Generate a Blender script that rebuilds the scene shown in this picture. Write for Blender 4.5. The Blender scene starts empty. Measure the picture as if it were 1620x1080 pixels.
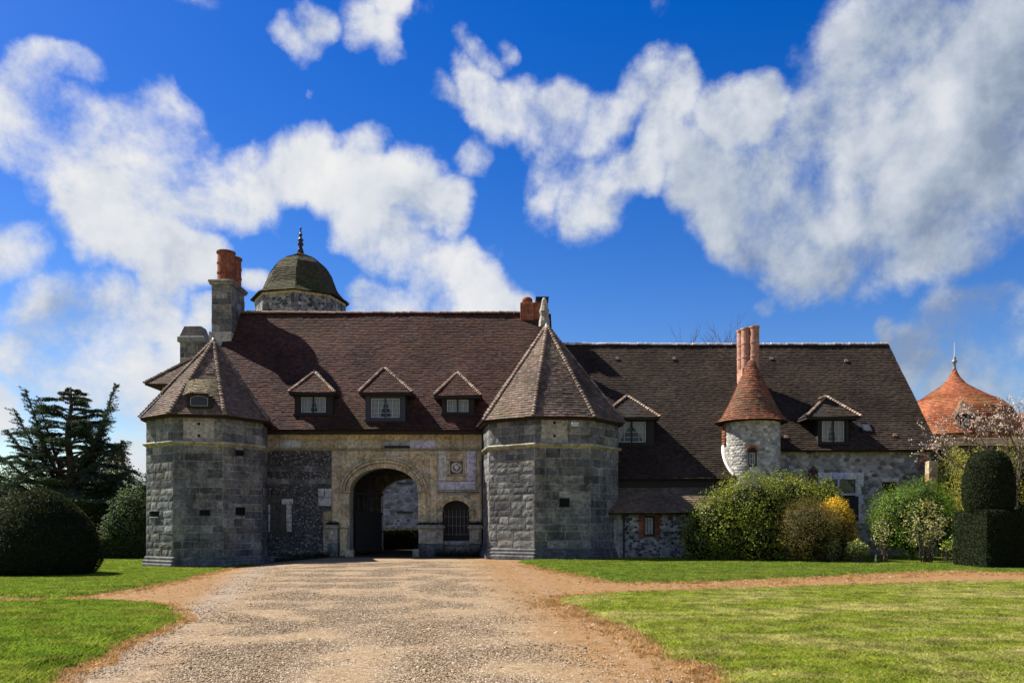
import bpy, bmesh, math, random
import numpy as np
from mathutils import Vector, Matrix, noise

# ------------------------------------------------------------------ camera, sky, sun, exposure
scene = bpy.context.scene
col = scene.collection
rnd = random.Random(7)
nrg = np.random.default_rng(11)
F, EYE, HOR = 1260.0, 1.52, 829.0          # focal length in photo pixels, eye height, horizon row
R = math.radians

cam_d = bpy.data.cameras.new('camera'); cam = bpy.data.objects.new('camera', cam_d); col.objects.link(cam)
cam.location = (0, 0, EYE); cam.rotation_euler = (R(90), 0, 0)
cam_d.sensor_width = 36; cam_d.lens = 28.0; cam_d.shift_y = (HOR - 540) / 1620
cam_d.clip_start = 0.1; cam_d.clip_end = 3000
scene.camera = cam

LIGHT = Vector((1.0, -0.44, -1.24)).normalized()       # direction the sunlight travels
sun_d = bpy.data.lights.new('sun', 'SUN'); sun = bpy.data.objects.new('sun', sun_d); col.objects.link(sun)
sun_d.energy = 5.0; sun_d.angle = R(0.53); sun_d.color = (1.0, 0.945, 0.86)
sun.rotation_euler = LIGHT.to_track_quat('-Z', 'Y').to_euler(); sun.location = (-30, 20, 60)

def P(X, Y, d):                                        # photo pixel + distance -> point
    return Vector(((X - 810) * d / F, d, EYE + (HOR - Y) * d / F))
def pdir(X, Y):
    return Vector(((X - 810) / F, 1.0, (HOR - Y) / F)).normalized()

view = scene.view_settings
view.view_transform = 'Standard'; view.look = 'None'; view.gamma = 1.0; view.exposure = 1.38
view.use_curve_mapping = False

CLOUDS = [
 (60,140,60),(120,120,50),(15,215,90),(105,230,95),(200,265,95),(275,185,62),(265,250,90),(345,265,75),(390,300,60),(50,285,60),
 (462,232,52),(505,275,60),(565,262,50),(430,285,52),(590,310,55),(645,290,48),(695,325,42),(575,350,50),(640,395,62),(695,430,60),(745,452,55),(800,462,40),
 (100,350,52),(170,375,75),(240,400,75),(305,402,52),(235,440,55),(5,430,55,.50),
 (105,535,65),(165,520,58),(225,505,50),(115,600,70),(200,590,75),(285,560,55),(315,505,34,.50),(205,695,45),(-10,660,60),
 (410,462,28,.50),(600,482,44),(655,490,40),
 (455,45,42,.60),(480,12,34,.60),(560,35,48,.60),(592,65,40,.60),(622,15,40,.60),(775,82,36,.60),(808,58,28,.60),(280,115,18,1.0),(460,128,18,1.0),
 (690,140,36,.50),(750,152,50),(800,172,55),(860,205,64),(905,182,54),(930,235,58),(742,255,40,.50),(880,285,58),(935,335,50),(965,200,52),(1030,152,50),(1062,190,54),(1072,140,44),(1045,262,48),(1085,305,54),(1000,305,42),
 (1150,200,56),(1203,190,50),(1130,300,60),(1185,335,84),(1265,300,92),(1330,375,92),(1260,405,72),(1330,230,90),(1400,130,112),(1452,50,122),(1545,80,132),(1605,30,100),(1560,225,122),(1480,300,122),(1430,385,92),(1545,335,95),(1330,440,48,.50),(1395,50,80),(1610,180,90),
 (1545,500,66),(1602,490,66),(1590,560,66),(1485,565,54),(1560,610,64),(1612,650,60),(1430,540,34,.50),(1180,480,26,1.0)]

def build_world():
    w = bpy.data.worlds.new('World'); scene.world = w; w.use_nodes = True
    nt = w.node_tree; nt.nodes.clear(); N = nt.nodes.new; L = nt.links.new
    def math_(op, a, b=None, c=None, clamp=False):
        n = N('ShaderNodeMath'); n.operation = op; n.use_clamp = clamp
        for i, v in enumerate((a, b, c)):
            if v is None: continue
            if isinstance(v, (int, float)): n.inputs[i].default_value = v
            else: L(v, n.inputs[i])
        return n.outputs[0]
    def dot(v, d):
        n = N('ShaderNodeVectorMath'); n.operation = 'DOT_PRODUCT'; L(v, n.inputs[0]); n.inputs[1].default_value = d
        return n.outputs['Value']
    tc = N('ShaderNodeTexCoord').outputs['Generated']
    nrm = N('ShaderNodeVectorMath'); nrm.operation = 'NORMALIZE'; L(tc, nrm.inputs[0]); D = nrm.outputs[0]
    sky = N('ShaderNodeTexSky'); sky.sky_type = 'NISHITA'; sky.sun_disc = False
    sky.sun_elevation = math.asin(-LIGHT.z); sky.sun_rotation = math.atan2(-LIGHT.x, -LIGHT.y)
    sky.altitude = 0; sky.air_density = 1.15; sky.dust_density = 0.25; sky.ozone_density = 3.0
    hs = N('ShaderNodeHueSaturation'); hs.inputs['Hue'].default_value = 0.522; hs.inputs['Saturation'].default_value = 1.48; hs.inputs['Value'].default_value = 1.0
    L(sky.outputs[0], hs.inputs['Color'])
    # a wobble so that the cloud banks do not end in round outlines
    wn = N('ShaderNodeTexNoise'); wn.inputs['Scale'].default_value = 5.5; wn.inputs['Detail'].default_value = 7.0; L(D, wn.inputs['Vector'])
    ws = N('ShaderNodeVectorMath'); ws.operation = 'MULTIPLY_ADD'; L(wn.outputs['Color'], ws.inputs[0]); ws.inputs[1].default_value = (.16, .16, .16)
    wo = N('ShaderNodeVectorMath'); wo.operation = 'SUBTRACT'; L(D, wo.inputs[0]); wo.inputs[1].default_value = (.08, .08, .08)
    L(wo.outputs[0], ws.inputs[2])
    nw = N('ShaderNodeVectorMath'); nw.operation = 'NORMALIZE'; L(ws.outputs[0], nw.inputs[0]); DW = nw.outputs[0]
    acc = None
    for (X, Y, r, *w_) in CLOUDS:
        d = pdir(X, Y); ca = math.cos(r * 1.02 / F * d.y ** 1.2)
        v = math_('MULTIPLY_ADD', dot(DW, d), 1 / (1 - ca), -ca / (1 - ca) - (w_[0] if w_ else 0))
        acc = v if acc is None else math_('SMOOTH_MAX', acc, v, 0.35)
    acc = math_('MINIMUM', math_('MAXIMUM', acc, -0.9), 0.62)
    # the same kind of broken cloud goes on round the rest of the sky
    gn = N('ShaderNodeTexNoise'); gn.inputs['Scale'].default_value = 2.6; gn.inputs['Detail'].default_value = 2.0; L(D, gn.inputs['Vector'])
    g = math_('MULTIPLY_ADD', gn.outputs['Fac'], 7.0, -4.0)
    out = N('ShaderNodeMapRange'); out.interpolation_type = 'SMOOTHSTEP'
    L(dot(D, pdir(810, 500)), out.inputs[0]); out.inputs[1].default_value = .80; out.inputs[2].default_value = .70; out.inputs[3].default_value = 0; out.inputs[4].default_value = 1
    mixg = N('ShaderNodeMix'); L(out.outputs[0], mixg.inputs[0]); L(acc, mixg.inputs[2]); L(g, mixg.inputs[3]); cov = mixg.outputs[0]
    f1 = N('ShaderNodeTexNoise'); f1.inputs['Scale'].default_value = 8.0; f1.inputs['Detail'].default_value = 9.0; f1.inputs['Roughness'].default_value = .62; f1.inputs['Distortion'].default_value = .12; L(D, f1.inputs['Vector'])
    dens = math_('ADD', math_('MULTIPLY', cov, 1.15), math_('MULTIPLY_ADD', f1.outputs['Fac'], 4.6, -2.18))
    al = N('ShaderNodeMapRange'); al.interpolation_type = 'SMOOTHSTEP'; L(dens, al.inputs[0]); al.inputs[1].default_value = -.35; al.inputs[2].default_value = 1.15
    # light and dark inside the cloud: density sampled a little towards the sun
    off = N('ShaderNodeVectorMath'); off.operation = 'ADD'; L(D, off.inputs[0]); off.inputs[1].default_value = tuple(-LIGHT * 0.045)
    f2 = N('ShaderNodeTexNoise'); f2.inputs['Scale'].default_value = 8.0; f2.inputs['Detail'].default_value = 4.0; f2.inputs['Roughness'].default_value = .55; f2.inputs['Distortion'].default_value = .25; L(off.outputs[0], f2.inputs['Vector'])
    f3 = N('ShaderNodeTexNoise'); f3.inputs['Scale'].default_value = 3.4; f3.inputs['Detail'].default_value = 4.0; L(D, f3.inputs['Vector'])
    relief = math_('MULTIPLY_ADD', math_('SUBTRACT', f1.outputs['Fac'], f2.outputs['Fac']), 1.5, .66)
    relief = math_('ADD', relief, math_('MULTIPLY_ADD', f3.outputs['Fac'], -.8, .40))
    # thick bank on the right has the grey belly
    thick = N('ShaderNodeMapRange'); thick.interpolation_type = 'SMOOTHSTEP'; L(dot(D, pdir(1470, 330)), thick.inputs[0]); thick.inputs[1].default_value = .90; thick.inputs[2].default_value = 1.0; thick.inputs[3].default_value = 0; thick.inputs[4].default_value = .42
    bright = math_('SUBTRACT', relief, thick.outputs[0], clamp=True)
    ramp = N('ShaderNodeValToRGB'); L(bright, ramp.inputs[0])
    e = ramp.color_ramp.elements; e[0].position = 0.0; e[0].color = (.30, .37, .50, 1); e[1].position = .95; e[1].color = (1.0, 1.0, 1.0, 1)
    m = e.new(.22); m.color = (.46, .54, .67, 1); m = e.new(.58); m.color = (.80, .84, .91, 1)
    csc = N('ShaderNodeVectorMath'); csc.operation = 'SCALE'; L(ramp.outputs[0], csc.inputs[0]); csc.inputs['Scale'].default_value = 6.7
    mix = N('ShaderNodeMix'); mix.data_type = 'RGBA'; L(al.outputs[0], mix.inputs[0]); L(hs.outputs[0], mix.inputs[6]); L(csc.outputs[0], mix.inputs[7])
    bg = N('ShaderNodeBackground'); L(mix.outputs[2], bg.inputs[0]); bg.inputs[1].default_value = 0.05
    o = N('ShaderNodeOutputWorld'); L(bg.outputs[0], o.inputs[0])
    w.cycles.sampling_method = 'MANUAL'; w.cycles.sample_map_resolution = 1024
build_world()

# ------------------------------------------------------------------ helpers
def thing(name, label, cat, loc, group=None):
    o = bpy.data.objects.new(name, None); col.objects.link(o); o.location = loc
    o.empty_display_size = .3; o['label'] = label; o['category'] = cat
    if group: o['group'] = group
    return o
def adopt(o, parent):
    if parent is None: return o
    o.parent = parent
    if parent.type == 'EMPTY': o.matrix_parent_inverse = Matrix.Translation(-parent.location)
    return o
def tag(o, label, cat, group=None):
    o['label'] = label; o['category'] = cat
    if group: o['group'] = group
    return o
def stuff(o): o['kind'] = 'stuff'; return o
def np_mesh(name, V, Fs, C=None, smooth=False):
    """V (n,3); Fs (m,k) all faces with k corners; C (n,3) colours per point"""
    V = np.asarray(V, np.float32); Fs = np.asarray(Fs, np.int32)
    me = bpy.data.meshes.new(name); m, k = Fs.shape
    me.vertices.add(len(V)); me.vertices.foreach_set('co', V.ravel())
    me.loops.add(m * k); me.loops.foreach_set('vertex_index', Fs.ravel())
    me.polygons.add(m); me.polygons.foreach_set('loop_start', np.arange(0, m * k, k, dtype=np.int32))
    if smooth: me.polygons.foreach_set('use_smooth', np.ones(m, bool))
    me.update(calc_edges=True)
    if C is not None:
        a = me.attributes.new('Col', 'FLOAT_COLOR', 'POINT')
        C = np.concatenate([np.asarray(C, np.float32), np.ones((len(V), 1), np.float32)], 1); a.data.foreach_set('color', C.ravel())
    return me
def link(name, me, mat, parent=None):
    o = bpy.data.objects.new(name, me); col.objects.link(o)
    if mat is not None and not me.materials: me.materials.append(mat)
    return adopt(o, parent)
class MB:
    def __init__(s): s.v = []; s.f = []; s.c = []; s.cur = (.5, .5, .5)
    def vert(s, p): s.v.append(tuple(p)); s.c.append(s.cur); return len(s.v) - 1
    def face(s, pts): s.f.append([s.vert(p) for p in pts])
    def box(s, x0, x1, y0, y1, z0, z1):
        b = [s.vert((x, y, z)) for z in (z0, z1) for y in (y0, y1) for x in (x0, x1)]
        s.f += [[b[i] for i in q] for q in ((0,2,3,1),(4,5,7,6),(0,1,5,4),(2,6,7,3),(0,4,6,2),(1,3,7,5))]
    def obox(s, c, u, n, w, d, h):          # oriented box: centre, width dir u, outward n, sizes
        c = Vector(c); u = Vector(u).normalized(); n = Vector(n).normalized(); z = n.cross(u) if abs(n.cross(u).z) > .01 else Vector((0,0,1))
        z = z.normalized()
        b = [s.vert(c + u*a*w/2 + n*bb*d/2 + z*cc*h/2) for cc in (-1,1) for bb in (-1,1) for a in (-1,1)]
        s.f += [[b[i] for i in q] for q in ((0,2,3,1),(4,5,7,6),(0,1,5,4),(2,6,7,3),(0,4,6,2),(1,3,7,5))]
    def prism(s, pts, off):                  # polygon + its copy shifted by off
        off = Vector(off); n = len(pts)
        a = [s.vert(p) for p in pts]; b = [s.vert(Vector(p) + off) for p in pts]
        s.f.append(a[::-1]); s.f.append(b)
        for i in range(n): j = (i + 1) % n; s.f.append([a[i], a[j], b[j], b[i]])
    def tube(s, pts, rad, n=8, cap=True):
        rings = []; pts = [Vector(p) for p in pts]
        if isinstance(rad, (int, float)): rad = [rad] * len(pts)
        for i, p in enumerate(pts):
            t = (pts[min(i+1, len(pts)-1)] - pts[max(i-1, 0)]).normalized()
            a = t.cross(Vector((0, 0, 1)) if abs(t.z) < .9 else Vector((1, 0, 0))).normalized(); b = t.cross(a)
            rings.append([s.vert(p + (a*math.cos(q*2*math.pi/n) + b*math.sin(q*2*math.pi/n))*rad[i]) for q in range(n)])
        for i in range(len(rings) - 1):
            for q in range(n):
                k = (q + 1) % n; s.f.append([rings[i][q], rings[i][k], rings[i+1][k], rings[i+1][q]])
        if cap: s.f.append(rings[0][::-1]); s.f.append(rings[-1])
    def lathe(s, cx, cy, prof, n=16, th0=0, squash=1):
        rings = [[s.vert((cx + r*math.sin(th0 + q*2*math.pi/n), cy - r*math.cos(th0 + q*2*math.pi/n)*squash, z)) for q in range(n)] for r, z in prof]
        for i in range(len(rings) - 1):
            for q in range(n):
                k = (q + 1) % n; s.f.append([rings[i][q], rings[i][k], rings[i+1][k], rings[i+1][q]])
        s.f.append(rings[0][::-1]); s.f.append(rings[-1])
    def build(s, name, mat, parent=None, smooth=False, bevel=0):
        me = bpy.data.meshes.new(name); me.from_pydata(s.v, [], s.f); me.update()
        a = me.attributes.new('Col', 'FLOAT_COLOR', 'POINT')
        a.data.foreach_set('color', np.array([tuple(c) + (1,) for c in s.c], np.float32).ravel())
        if smooth: me.polygons.foreach_set('use_smooth', np.ones(len(me.polygons), bool))
        o = link(name, me, mat, parent)
        if bevel:
            m = o.modifiers.new('bevel', 'BEVEL'); m.width = bevel; m.segments = 1; m.limit_method = 'ANGLE'
        return o

# ------------------------------------------------------------------ materials
def new_mat(name):
    m = bpy.data.materials.new(name); m.use_nodes = True; nt = m.node_tree; nt.nodes.clear()
    return m, nt, nt.nodes.new, nt.links.new
def noise_(N, L, vec, scale, detail=4, rough=.55, dist=0):
    n = N('ShaderNodeTexNoise'); n.inputs['Scale'].default_value = scale; n.inputs['Detail'].default_value = detail
    n.inputs['Roughness'].default_value = rough; n.inputs['Distortion'].default_value = dist; L(vec, n.inputs['Vector']); return n.outputs['Fac']
def ramp_(N, L, fac, stops):
    r = N('ShaderNodeValToRGB'); L(fac, r.inputs[0]); e = r.color_ramp.elements
    e[0].position, e[0].color = stops[0][0], (*stops[0][1], 1); e[1].position, e[1].color = stops[-1][0], (*stops[-1][1], 1)
    for p, c in stops[1:-1]: x = e.new(p); x.color = (*c, 1)
    return r.outputs[0]
def mixc(N, L, mode, fac, a, b):
    m = N('ShaderNodeMix'); m.data_type = 'RGBA'; m.blend_type = mode
    for i, v in ((0, fac), (6, a), (7, b)):
        if isinstance(v, (int, float)): m.inputs[i].default_value = v
        elif isinstance(v, tuple): m.inputs[i].default_value = (*v, 1)
        else: L(v, m.inputs[i])
    return m.outputs[2]
def grey(v): return (v, v, v)

def stone_mat(name, tones, stain=.7, rough=.9, bump=.5, lichen=0.0, per_object=True, scale=1.0, lcol=(.30,.29,.20)):
    m, nt, N, L = new_mat(name)
    pos = N('ShaderNodeNewGeometry').outputs['Position']
    if per_object:
        src = N('ShaderNodeObjectInfo').outputs['Random']
    else:
        v = N('ShaderNodeTexVoronoi'); v.inputs['Scale'].default_value = 2.2 * scale; L(pos, v.inputs['Vector'])
        sx = N('ShaderNodeSeparateColor'); L(v.outputs['Color'], sx.inputs[0]); src = sx.outputs[0]
    k = len(tones); base = ramp_(N, L, src, [(i / (k - 1), t) for i, t in enumerate(tones)])
    n1 = noise_(N, L, pos, .9 * scale, 6, .62, .6); n2 = noise_(N, L, pos, 7 * scale, 6, .65, .3); n3 = noise_(N, L, pos, 38 * scale, 3, .6)
    c = mixc(N, L, 'MULTIPLY', stain, base, ramp_(N, L, n1, [(.30, grey(.28)), (.48, grey(.85)), (.62, grey(1.25)), (.78, grey(.7))]))
    c = mixc(N, L, 'MULTIPLY', .75, c, ramp_(N, L, n2, [(.30, grey(.22)), (.46, grey(.8)), (.56, grey(1.15)), (.72, grey(1.5))]))
    c = mixc(N, L, 'MULTIPLY', .6, c, ramp_(N, L, n3, [(.3, grey(.6)), (.6, grey(1.15))]))
    # rain streaks
    mp = N('ShaderNodeMapping'); mp.inputs['Scale'].default_value = (3.2, 3.2, .35); L(pos, mp.inputs['Vector'])
    n4 = noise_(N, L, mp.outputs[0], 1.0, 5, .6)
    c = mixc(N, L, 'MULTIPLY', .6 * stain, c, ramp_(N, L, n4, [(.36, grey(.4)), (.52, grey(1.05))]))
    if lichen:
        n5 = noise_(N, L, pos, 2.6, 8, .75, .5)
        c = mixc(N, L, 'MIX', ramp_(N, L, n5, [(.56, grey(0)), (.70, grey(lichen))]), c, lcol)
    p = N('ShaderNodeBsdfPrincipled'); L(c, p.inputs['Base Color']); p.inputs['Roughness'].default_value = rough; p.inputs['Specular IOR Level'].default_value = .25
    b = N('ShaderNodeBump'); b.inputs['Strength'].default_value = bump; b.inputs['Distance'].default_value = .03
    L(mixc(N, L, 'MIX', .4, n2, n3), b.inputs['Height']); L(b.outputs[0], p.inputs['Normal'])
    o = N('ShaderNodeOutputMaterial'); L(p.outputs[0], o.inputs[0]); return m
def attr_mat(name, rough=.85, spec=.25, bump=.3, nscale=12, transl=0.0, vary=.5, obj_random=0.0, bumpd=.02):
    m, nt, N, L = new_mat(name)
    at = N('ShaderNodeAttribute'); at.attribute_name = 'Col'
    pos = N('ShaderNodeNewGeometry').outputs['Position']
    n = noise_(N, L, pos, nscale, 5, .6)
    c = mixc(N, L, 'MULTIPLY', vary, at.outputs['Color'], ramp_(N, L, n, [(.3, grey(.55)), (.7, grey(1.4))]))
    p = N('ShaderNodeBsdfPrincipled'); L(c, p.inputs['Base Color']); p.inputs['Roughness'].default_value = rough; p.inputs['Specular IOR Level'].default_value = spec
    if bump:
        b = N('ShaderNodeBump'); b.inputs['Strength'].default_value = bump; b.inputs['Distance'].default_value = bumpd; L(n, b.inputs['Height']); L(b.outputs[0], p.inputs['Normal'])
    o = N('ShaderNodeOutputMaterial')
    if transl:
        t = N('ShaderNodeBsdfTranslucent'); L(mixc(N, L, 'MULTIPLY', 1.0, c, (1.25, 1.2, .5)), t.inputs[0])
        ms = N('ShaderNodeMixShader'); ms.inputs[0].default_value = transl; L(p.outputs[0], ms.inputs[1]); L(t.outputs[0], ms.inputs[2]); L(ms.outputs[0], o.inputs[0])
    else: L(p.outputs[0], o.inputs[0])
    return m
def plain(name, c, rough=.7, spec=.3, metal=0, nscale=20, vary=.35, bump=.15):
    m, nt, N, L = new_mat(name)
    pos = N('ShaderNodeNewGeometry').outputs['Position']; n = noise_(N, L, pos, nscale, 4, .6)
    cc = mixc(N, L, 'MULTIPLY', vary, c, ramp_(N, L, n, [(.3, grey(.5)), (.7, grey(1.4))]))
    p = N('ShaderNodeBsdfPrincipled'); L(cc, p.inputs['Base Color']); p.inputs['Roughness'].default_value = rough; p.inputs['Specular IOR Level'].default_value = spec; p.inputs['Metallic'].default_value = metal
    b = N('ShaderNodeBump'); b.inputs['Strength'].default_value = bump; b.inputs['Distance'].default_value = .01; L(n, b.inputs['Height']); L(b.outputs[0], p.inputs['Normal'])
    o = N('ShaderNodeOutputMaterial'); L(p.outputs[0], o.inputs[0]); return m
def glass_mat():
    m, nt, N, L = new_mat('window_glass')
    t = N('ShaderNodeBsdfTransparent'); t.inputs[0].default_value = (.75, .8, .8, 1); g = N('ShaderNodeBsdfGlossy'); g.inputs['Roughness'].default_value = .03
    fr = N('ShaderNodeFresnel'); fr.inputs[0].default_value = 1.5; ms = N('ShaderNodeMixShader'); L(fr.outputs[0], ms.inputs[0]); L(t.outputs[0], ms.inputs[1]); L(g.outputs[0], ms.inputs[2])
    o = N('ShaderNodeOutputMaterial'); L(ms.outputs[0], o.inputs[0]); return m
GREYSTONE = [(0.070,0.073,0.075),(0.142,0.145,0.140),(0.223,0.223,0.206),(0.090,0.096,0.099),(0.269,0.262,0.241),(0.124,0.126,0.120),(0.210,0.193,0.155),(0.078,0.082,0.085),(0.182,0.185,0.178),(0.107,0.111,0.112),(0.291,0.285,0.261)]
M = {
 'grey_block': stone_mat('grey_ashlar', GREYSTONE, .85, bump=.9, lichen=.6, lcol=(.34,.345,.325)),
 'mortar': stone_mat('mortar', [(.29,.285,.26),(.36,.35,.32),(.32,.31,.28)], .5, per_object=False),
 'beige_block': stone_mat('cream_limestone', [(.50,.40,.235),(.56,.46,.29),(.46,.38,.25),(.52,.46,.33),(.43,.34,.20)], .55, bump=.45, lichen=.15),
 'pale_block': stone_mat('pale_limestone', [(.50,.50,.48),(.58,.57,.52),(.52,.50,.60)], .45, bump=.35),
 'render': stone_mat('old_render', [(.33,.31,.25),(.40,.37,.30)], .5, bump=.3, per_object=False),
 'cornice': stone_mat('mossy_cornice', [(.30,.29,.21),(.36,.34,.25)], .6, bump=.6, lichen=.5, per_object=False),
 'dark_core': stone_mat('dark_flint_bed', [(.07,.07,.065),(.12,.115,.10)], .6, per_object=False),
 'flint': attr_mat('flint', .55, .4, .3, 25),
 'tile': attr_mat('clay_tile', .9, .15, .5, 9, vary=.55),
 'roof_under': plain('roof_underlay', (.03,.022,.017), .9, .1),
 'ridge': stone_mat('ridge_tile', [(.30,.17,.11),(.38,.24,.16),(.26,.17,.12),(.34,.26,.19)], .5, bump=.4, lichen=.3, scale=2),
 'ridge_grey': stone_mat('grey_ridge_tile', [(.42,.40,.38),(.55,.53,.50),(.36,.33,.30)], .5, bump=.4, scale=2),
 'timber': plain('dark_timber', (.022,.02,.019), .7, .2),
 'grey_timber': plain('weathered_timber', (.026,.025,.025), .8, .2),
 'white_paint': plain('white_paint', (.45,.45,.43), .5, .3, vary=.2),
 'blue_paint': plain('grey_blue_paint', (.028,.034,.045), .5, .3, vary=.2),
 'curtain': plain('net_curtain', (.50,.49,.44), .9, .1, nscale=30, vary=.3),
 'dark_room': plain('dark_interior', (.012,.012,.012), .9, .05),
 'glass': glass_mat(),
 'iron': plain('wrought_iron', (.03,.03,.032), .5, .4, .4),
 'bar': plain('rusty_bar', (.14,.13,.12), .6, .3, .2),
 'lead': plain('lead', (.20,.21,.22), .5, .4, .3),
 'brick': stone_mat('red_brick', [(.24,.075,.035),(.30,.10,.05),(.20,.07,.04),(.33,.14,.08)], .6, bump=.4, per_object=False, scale=3),
 'pale_brick': stone_mat('pale_brick', [(.38,.19,.12),(.42,.24,.17),(.34,.16,.10)], .5, bump=.35, per_object=False, scale=3),
 'lime': plain('lime_mortar', (.60,.58,.53), .9, .1, nscale=8, vary=.4),
 'leaf': attr_mat('leaf', .68, .14, 0, 3, transl=.32, vary=.55),
 'needle': attr_mat('needle', .7, .15, 0, 2, transl=.15, vary=.5),
 'bark': plain('bark', (.07,.055,.042), .95, .1, nscale=9, vary=.7, bump=.6),
 'twig': plain('twig', (.10,.075,.06), .9, .1),
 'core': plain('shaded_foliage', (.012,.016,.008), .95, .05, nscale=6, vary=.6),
}
BLOCKS = []
def make_blocks():
    for k in range(10):
        bm = bmesh.new(); nx, nz = 4, 3
        g = [[None]*(nz+1) for _ in range(nx+1)]
        for i in range(nx+1):
            for j in range(nz+1):
                x = -.5 + i/nx; z = -.5 + j/nz; edge = i in (0, nx) or j in (0, nz)
                y = -.5 + (.13 if edge else rnd.uniform(-.06, .06))
                if edge:
                    x += rnd.uniform(-.012, .012); z += rnd.uniform(-.025, .025)
                g[i][j] = bm.verts.new((x, y, z))
        for i in range(nx):
            for j in range(nz): bm.faces.new((g[i][j], g[i+1][j], g[i+1][j+1], g[i][j+1]))
        ring = [g[i][0] for i in range(nx+1)] + [g[nx][j] for j in range(1, nz+1)] + [g[i][nz] for i in range(nx-1, -1, -1)] + [g[0][j] for j in range(nz-1, 0, -1)]
        back = [bm.verts.new((v.co.x, .5, v.co.z)) for v in ring]
        for a in range(len(ring)):
            b = (a+1) % len(ring); bm.faces.new((ring[a], back[a], back[b], ring[b]))
        me = bpy.data.meshes.new('stone_block'); bm.to_mesh(me); bm.free(); BLOCKS.append(me)
make_blocks()
BL = {}
def block_mesh(mat):
    if mat.name not in BL:
        BL[mat.name] = []
        for b in BLOCKS:
            c = b.copy(); c.materials.append(mat); BL[mat.name].append(c)
    return rnd.choice(BL[mat.name])
def put_block(parent, mat, c, u, n, w, d, h, name='stone_block'):
    o = bpy.data.objects.new(name, block_mesh(mat)); col.objects.link(o)
    u = Vector(u).normalized(); yv = -Vector(n).normalized(); z = u.cross(yv)
    mtx = Matrix((u, yv, z)).transposed().to_4x4()
    flip = rnd.choice((1, -1))
    mtx = Matrix.Translation(c) @ mtx @ Matrix.Diagonal((w, d, h, 1)) @ (Matrix.Rotation(math.pi, 4, 'Y') if flip < 0 else Matrix.Identity(4))
    o.matrix_basis = mtx
    return adopt(o, parent)
def ashlar(parent, mat, O, u, n, W, courses, lens, holes=(), gap=.028, d=.09, proud=.03, span=None, z0=0.0, cnt=None):
    """courses: list of heights from z0 up; holes: (u0,u1,z0,z1); span(za,zb)->list of (u0,u1) to fill"""
    O = Vector(O); u = Vector(u).normalized(); n = Vector(n).normalized(); z = z0; made = 0
    for h in courses:
        segs = span(z, z+h) if span else [(0, W)]
        for (a0, a1, b0, b1) in holes:
            if b0 < z + h - .03 and b1 > z + .03:
                out = []
                for s0, s1 in segs:
                    if a1 <= s0 or a0 >= s1: out.append((s0, s1)); continue
                    if a0 > s0: out.append((s0, a0))
                    if a1 < s1: out.append((a1, s1))
                segs = out
        for s0, s1 in segs:
            if s1 - s0 < .06: continue
            x = s0; first = True
            while x < s1 - .02:
                l = rnd.uniform(*lens) * (rnd.uniform(.5, 1) if first else 1); first = False
                if s1 - (x + l) < lens[0] * .6: l = s1 - x
                l = min(l, s1 - x)
                pr = proud + rnd.uniform(-.012, .012)
                put_block(parent, mat(x) if callable(mat) else mat, O + u*(x + l/2) + Vector((0,0,z + h/2)) + n*(pr - d/2), u, n, l - gap, d, h - gap)
                x += l; made += 1
        z += h
    return made

# ---- roof tiles: one joined mesh of real overlapping tiles per roof face
def tile_quad(mb, bl, br, tr, tl, nb, th, c):
    mb.cur = c
    a = mb.vert(tl); b = mb.vert(tr); e = mb.vert(Vector(br) + nb*th); f = mb.vert(Vector(bl) + nb*th); g = mb.vert(br); h = mb.vert(bl)
    mb.f += [[f, e, b, a], [h, g, e, f], [h, f, a], [g, b, e]]
def tile_plane(mb, O, U, V, N_, poly, cf, gauge=.135, width=.17, th=.028, wob=.022):
    O = Vector(O); U = Vector(U).normalized(); V = Vector(V).normalized(); N_ = Vector(N_).normalized()
    vs = [p[1] for p in poly]; v0, v1 = min(vs), max(vs); j = 0; v = v0
    def rng(vv):
        xs = []
        for i in range(len(poly)):
            (a, b), (c, d) = poly[i], poly[(i+1) % len(poly)]
            if (b - vv) * (d - vv) <= 0 and abs(d - b) > 1e-9: xs.append(a + (c - a) * (vv - b) / (d - b))
        return (min(xs), max(xs)) if len(xs) > 1 else None
    def pt(a, b):
        p = O + U*a + V*b
        return p + N_ * (noise.noise(p * .45) * wob * 2.2 + noise.noise(p*2.1) * wob*.5)
    while v < v1 - 1e-3:
        vt = min(v + gauge, v1); r0 = rng(v + 1e-4); r1 = rng(vt - 1e-4)
        if r0 and r1:
            lo, hi = min(r0[0], r1[0]), max(r0[1], r1[1])
            x = lo - (width * .5 if j % 2 else 0) + rnd.uniform(-.02, .02)
            while x < hi - .005:
                a, b = max(x + .003, lo), min(x + width - .003, hi); x += width
                if b - a < .01: continue
                aT, bT = max(a, r1[0]), min(b, r1[1]); aB, bB = max(a, r0[0]), min(b, r0[1])
                if bB - aB < .005: continue
                if bT < aT: aT = bT = (aT + bT) / 2
                dv = rnd.uniform(-.008, .008)
                p = O + U*((a+b)/2) + V*v
                tile_quad(mb, pt(aB, v - .012 + dv), pt(bB, v - .012 + dv), pt(bT, vt), pt(aT, vt), N_, th * rnd.uniform(.75, 1.35), cf(p))
        v = vt; j += 1
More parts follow.
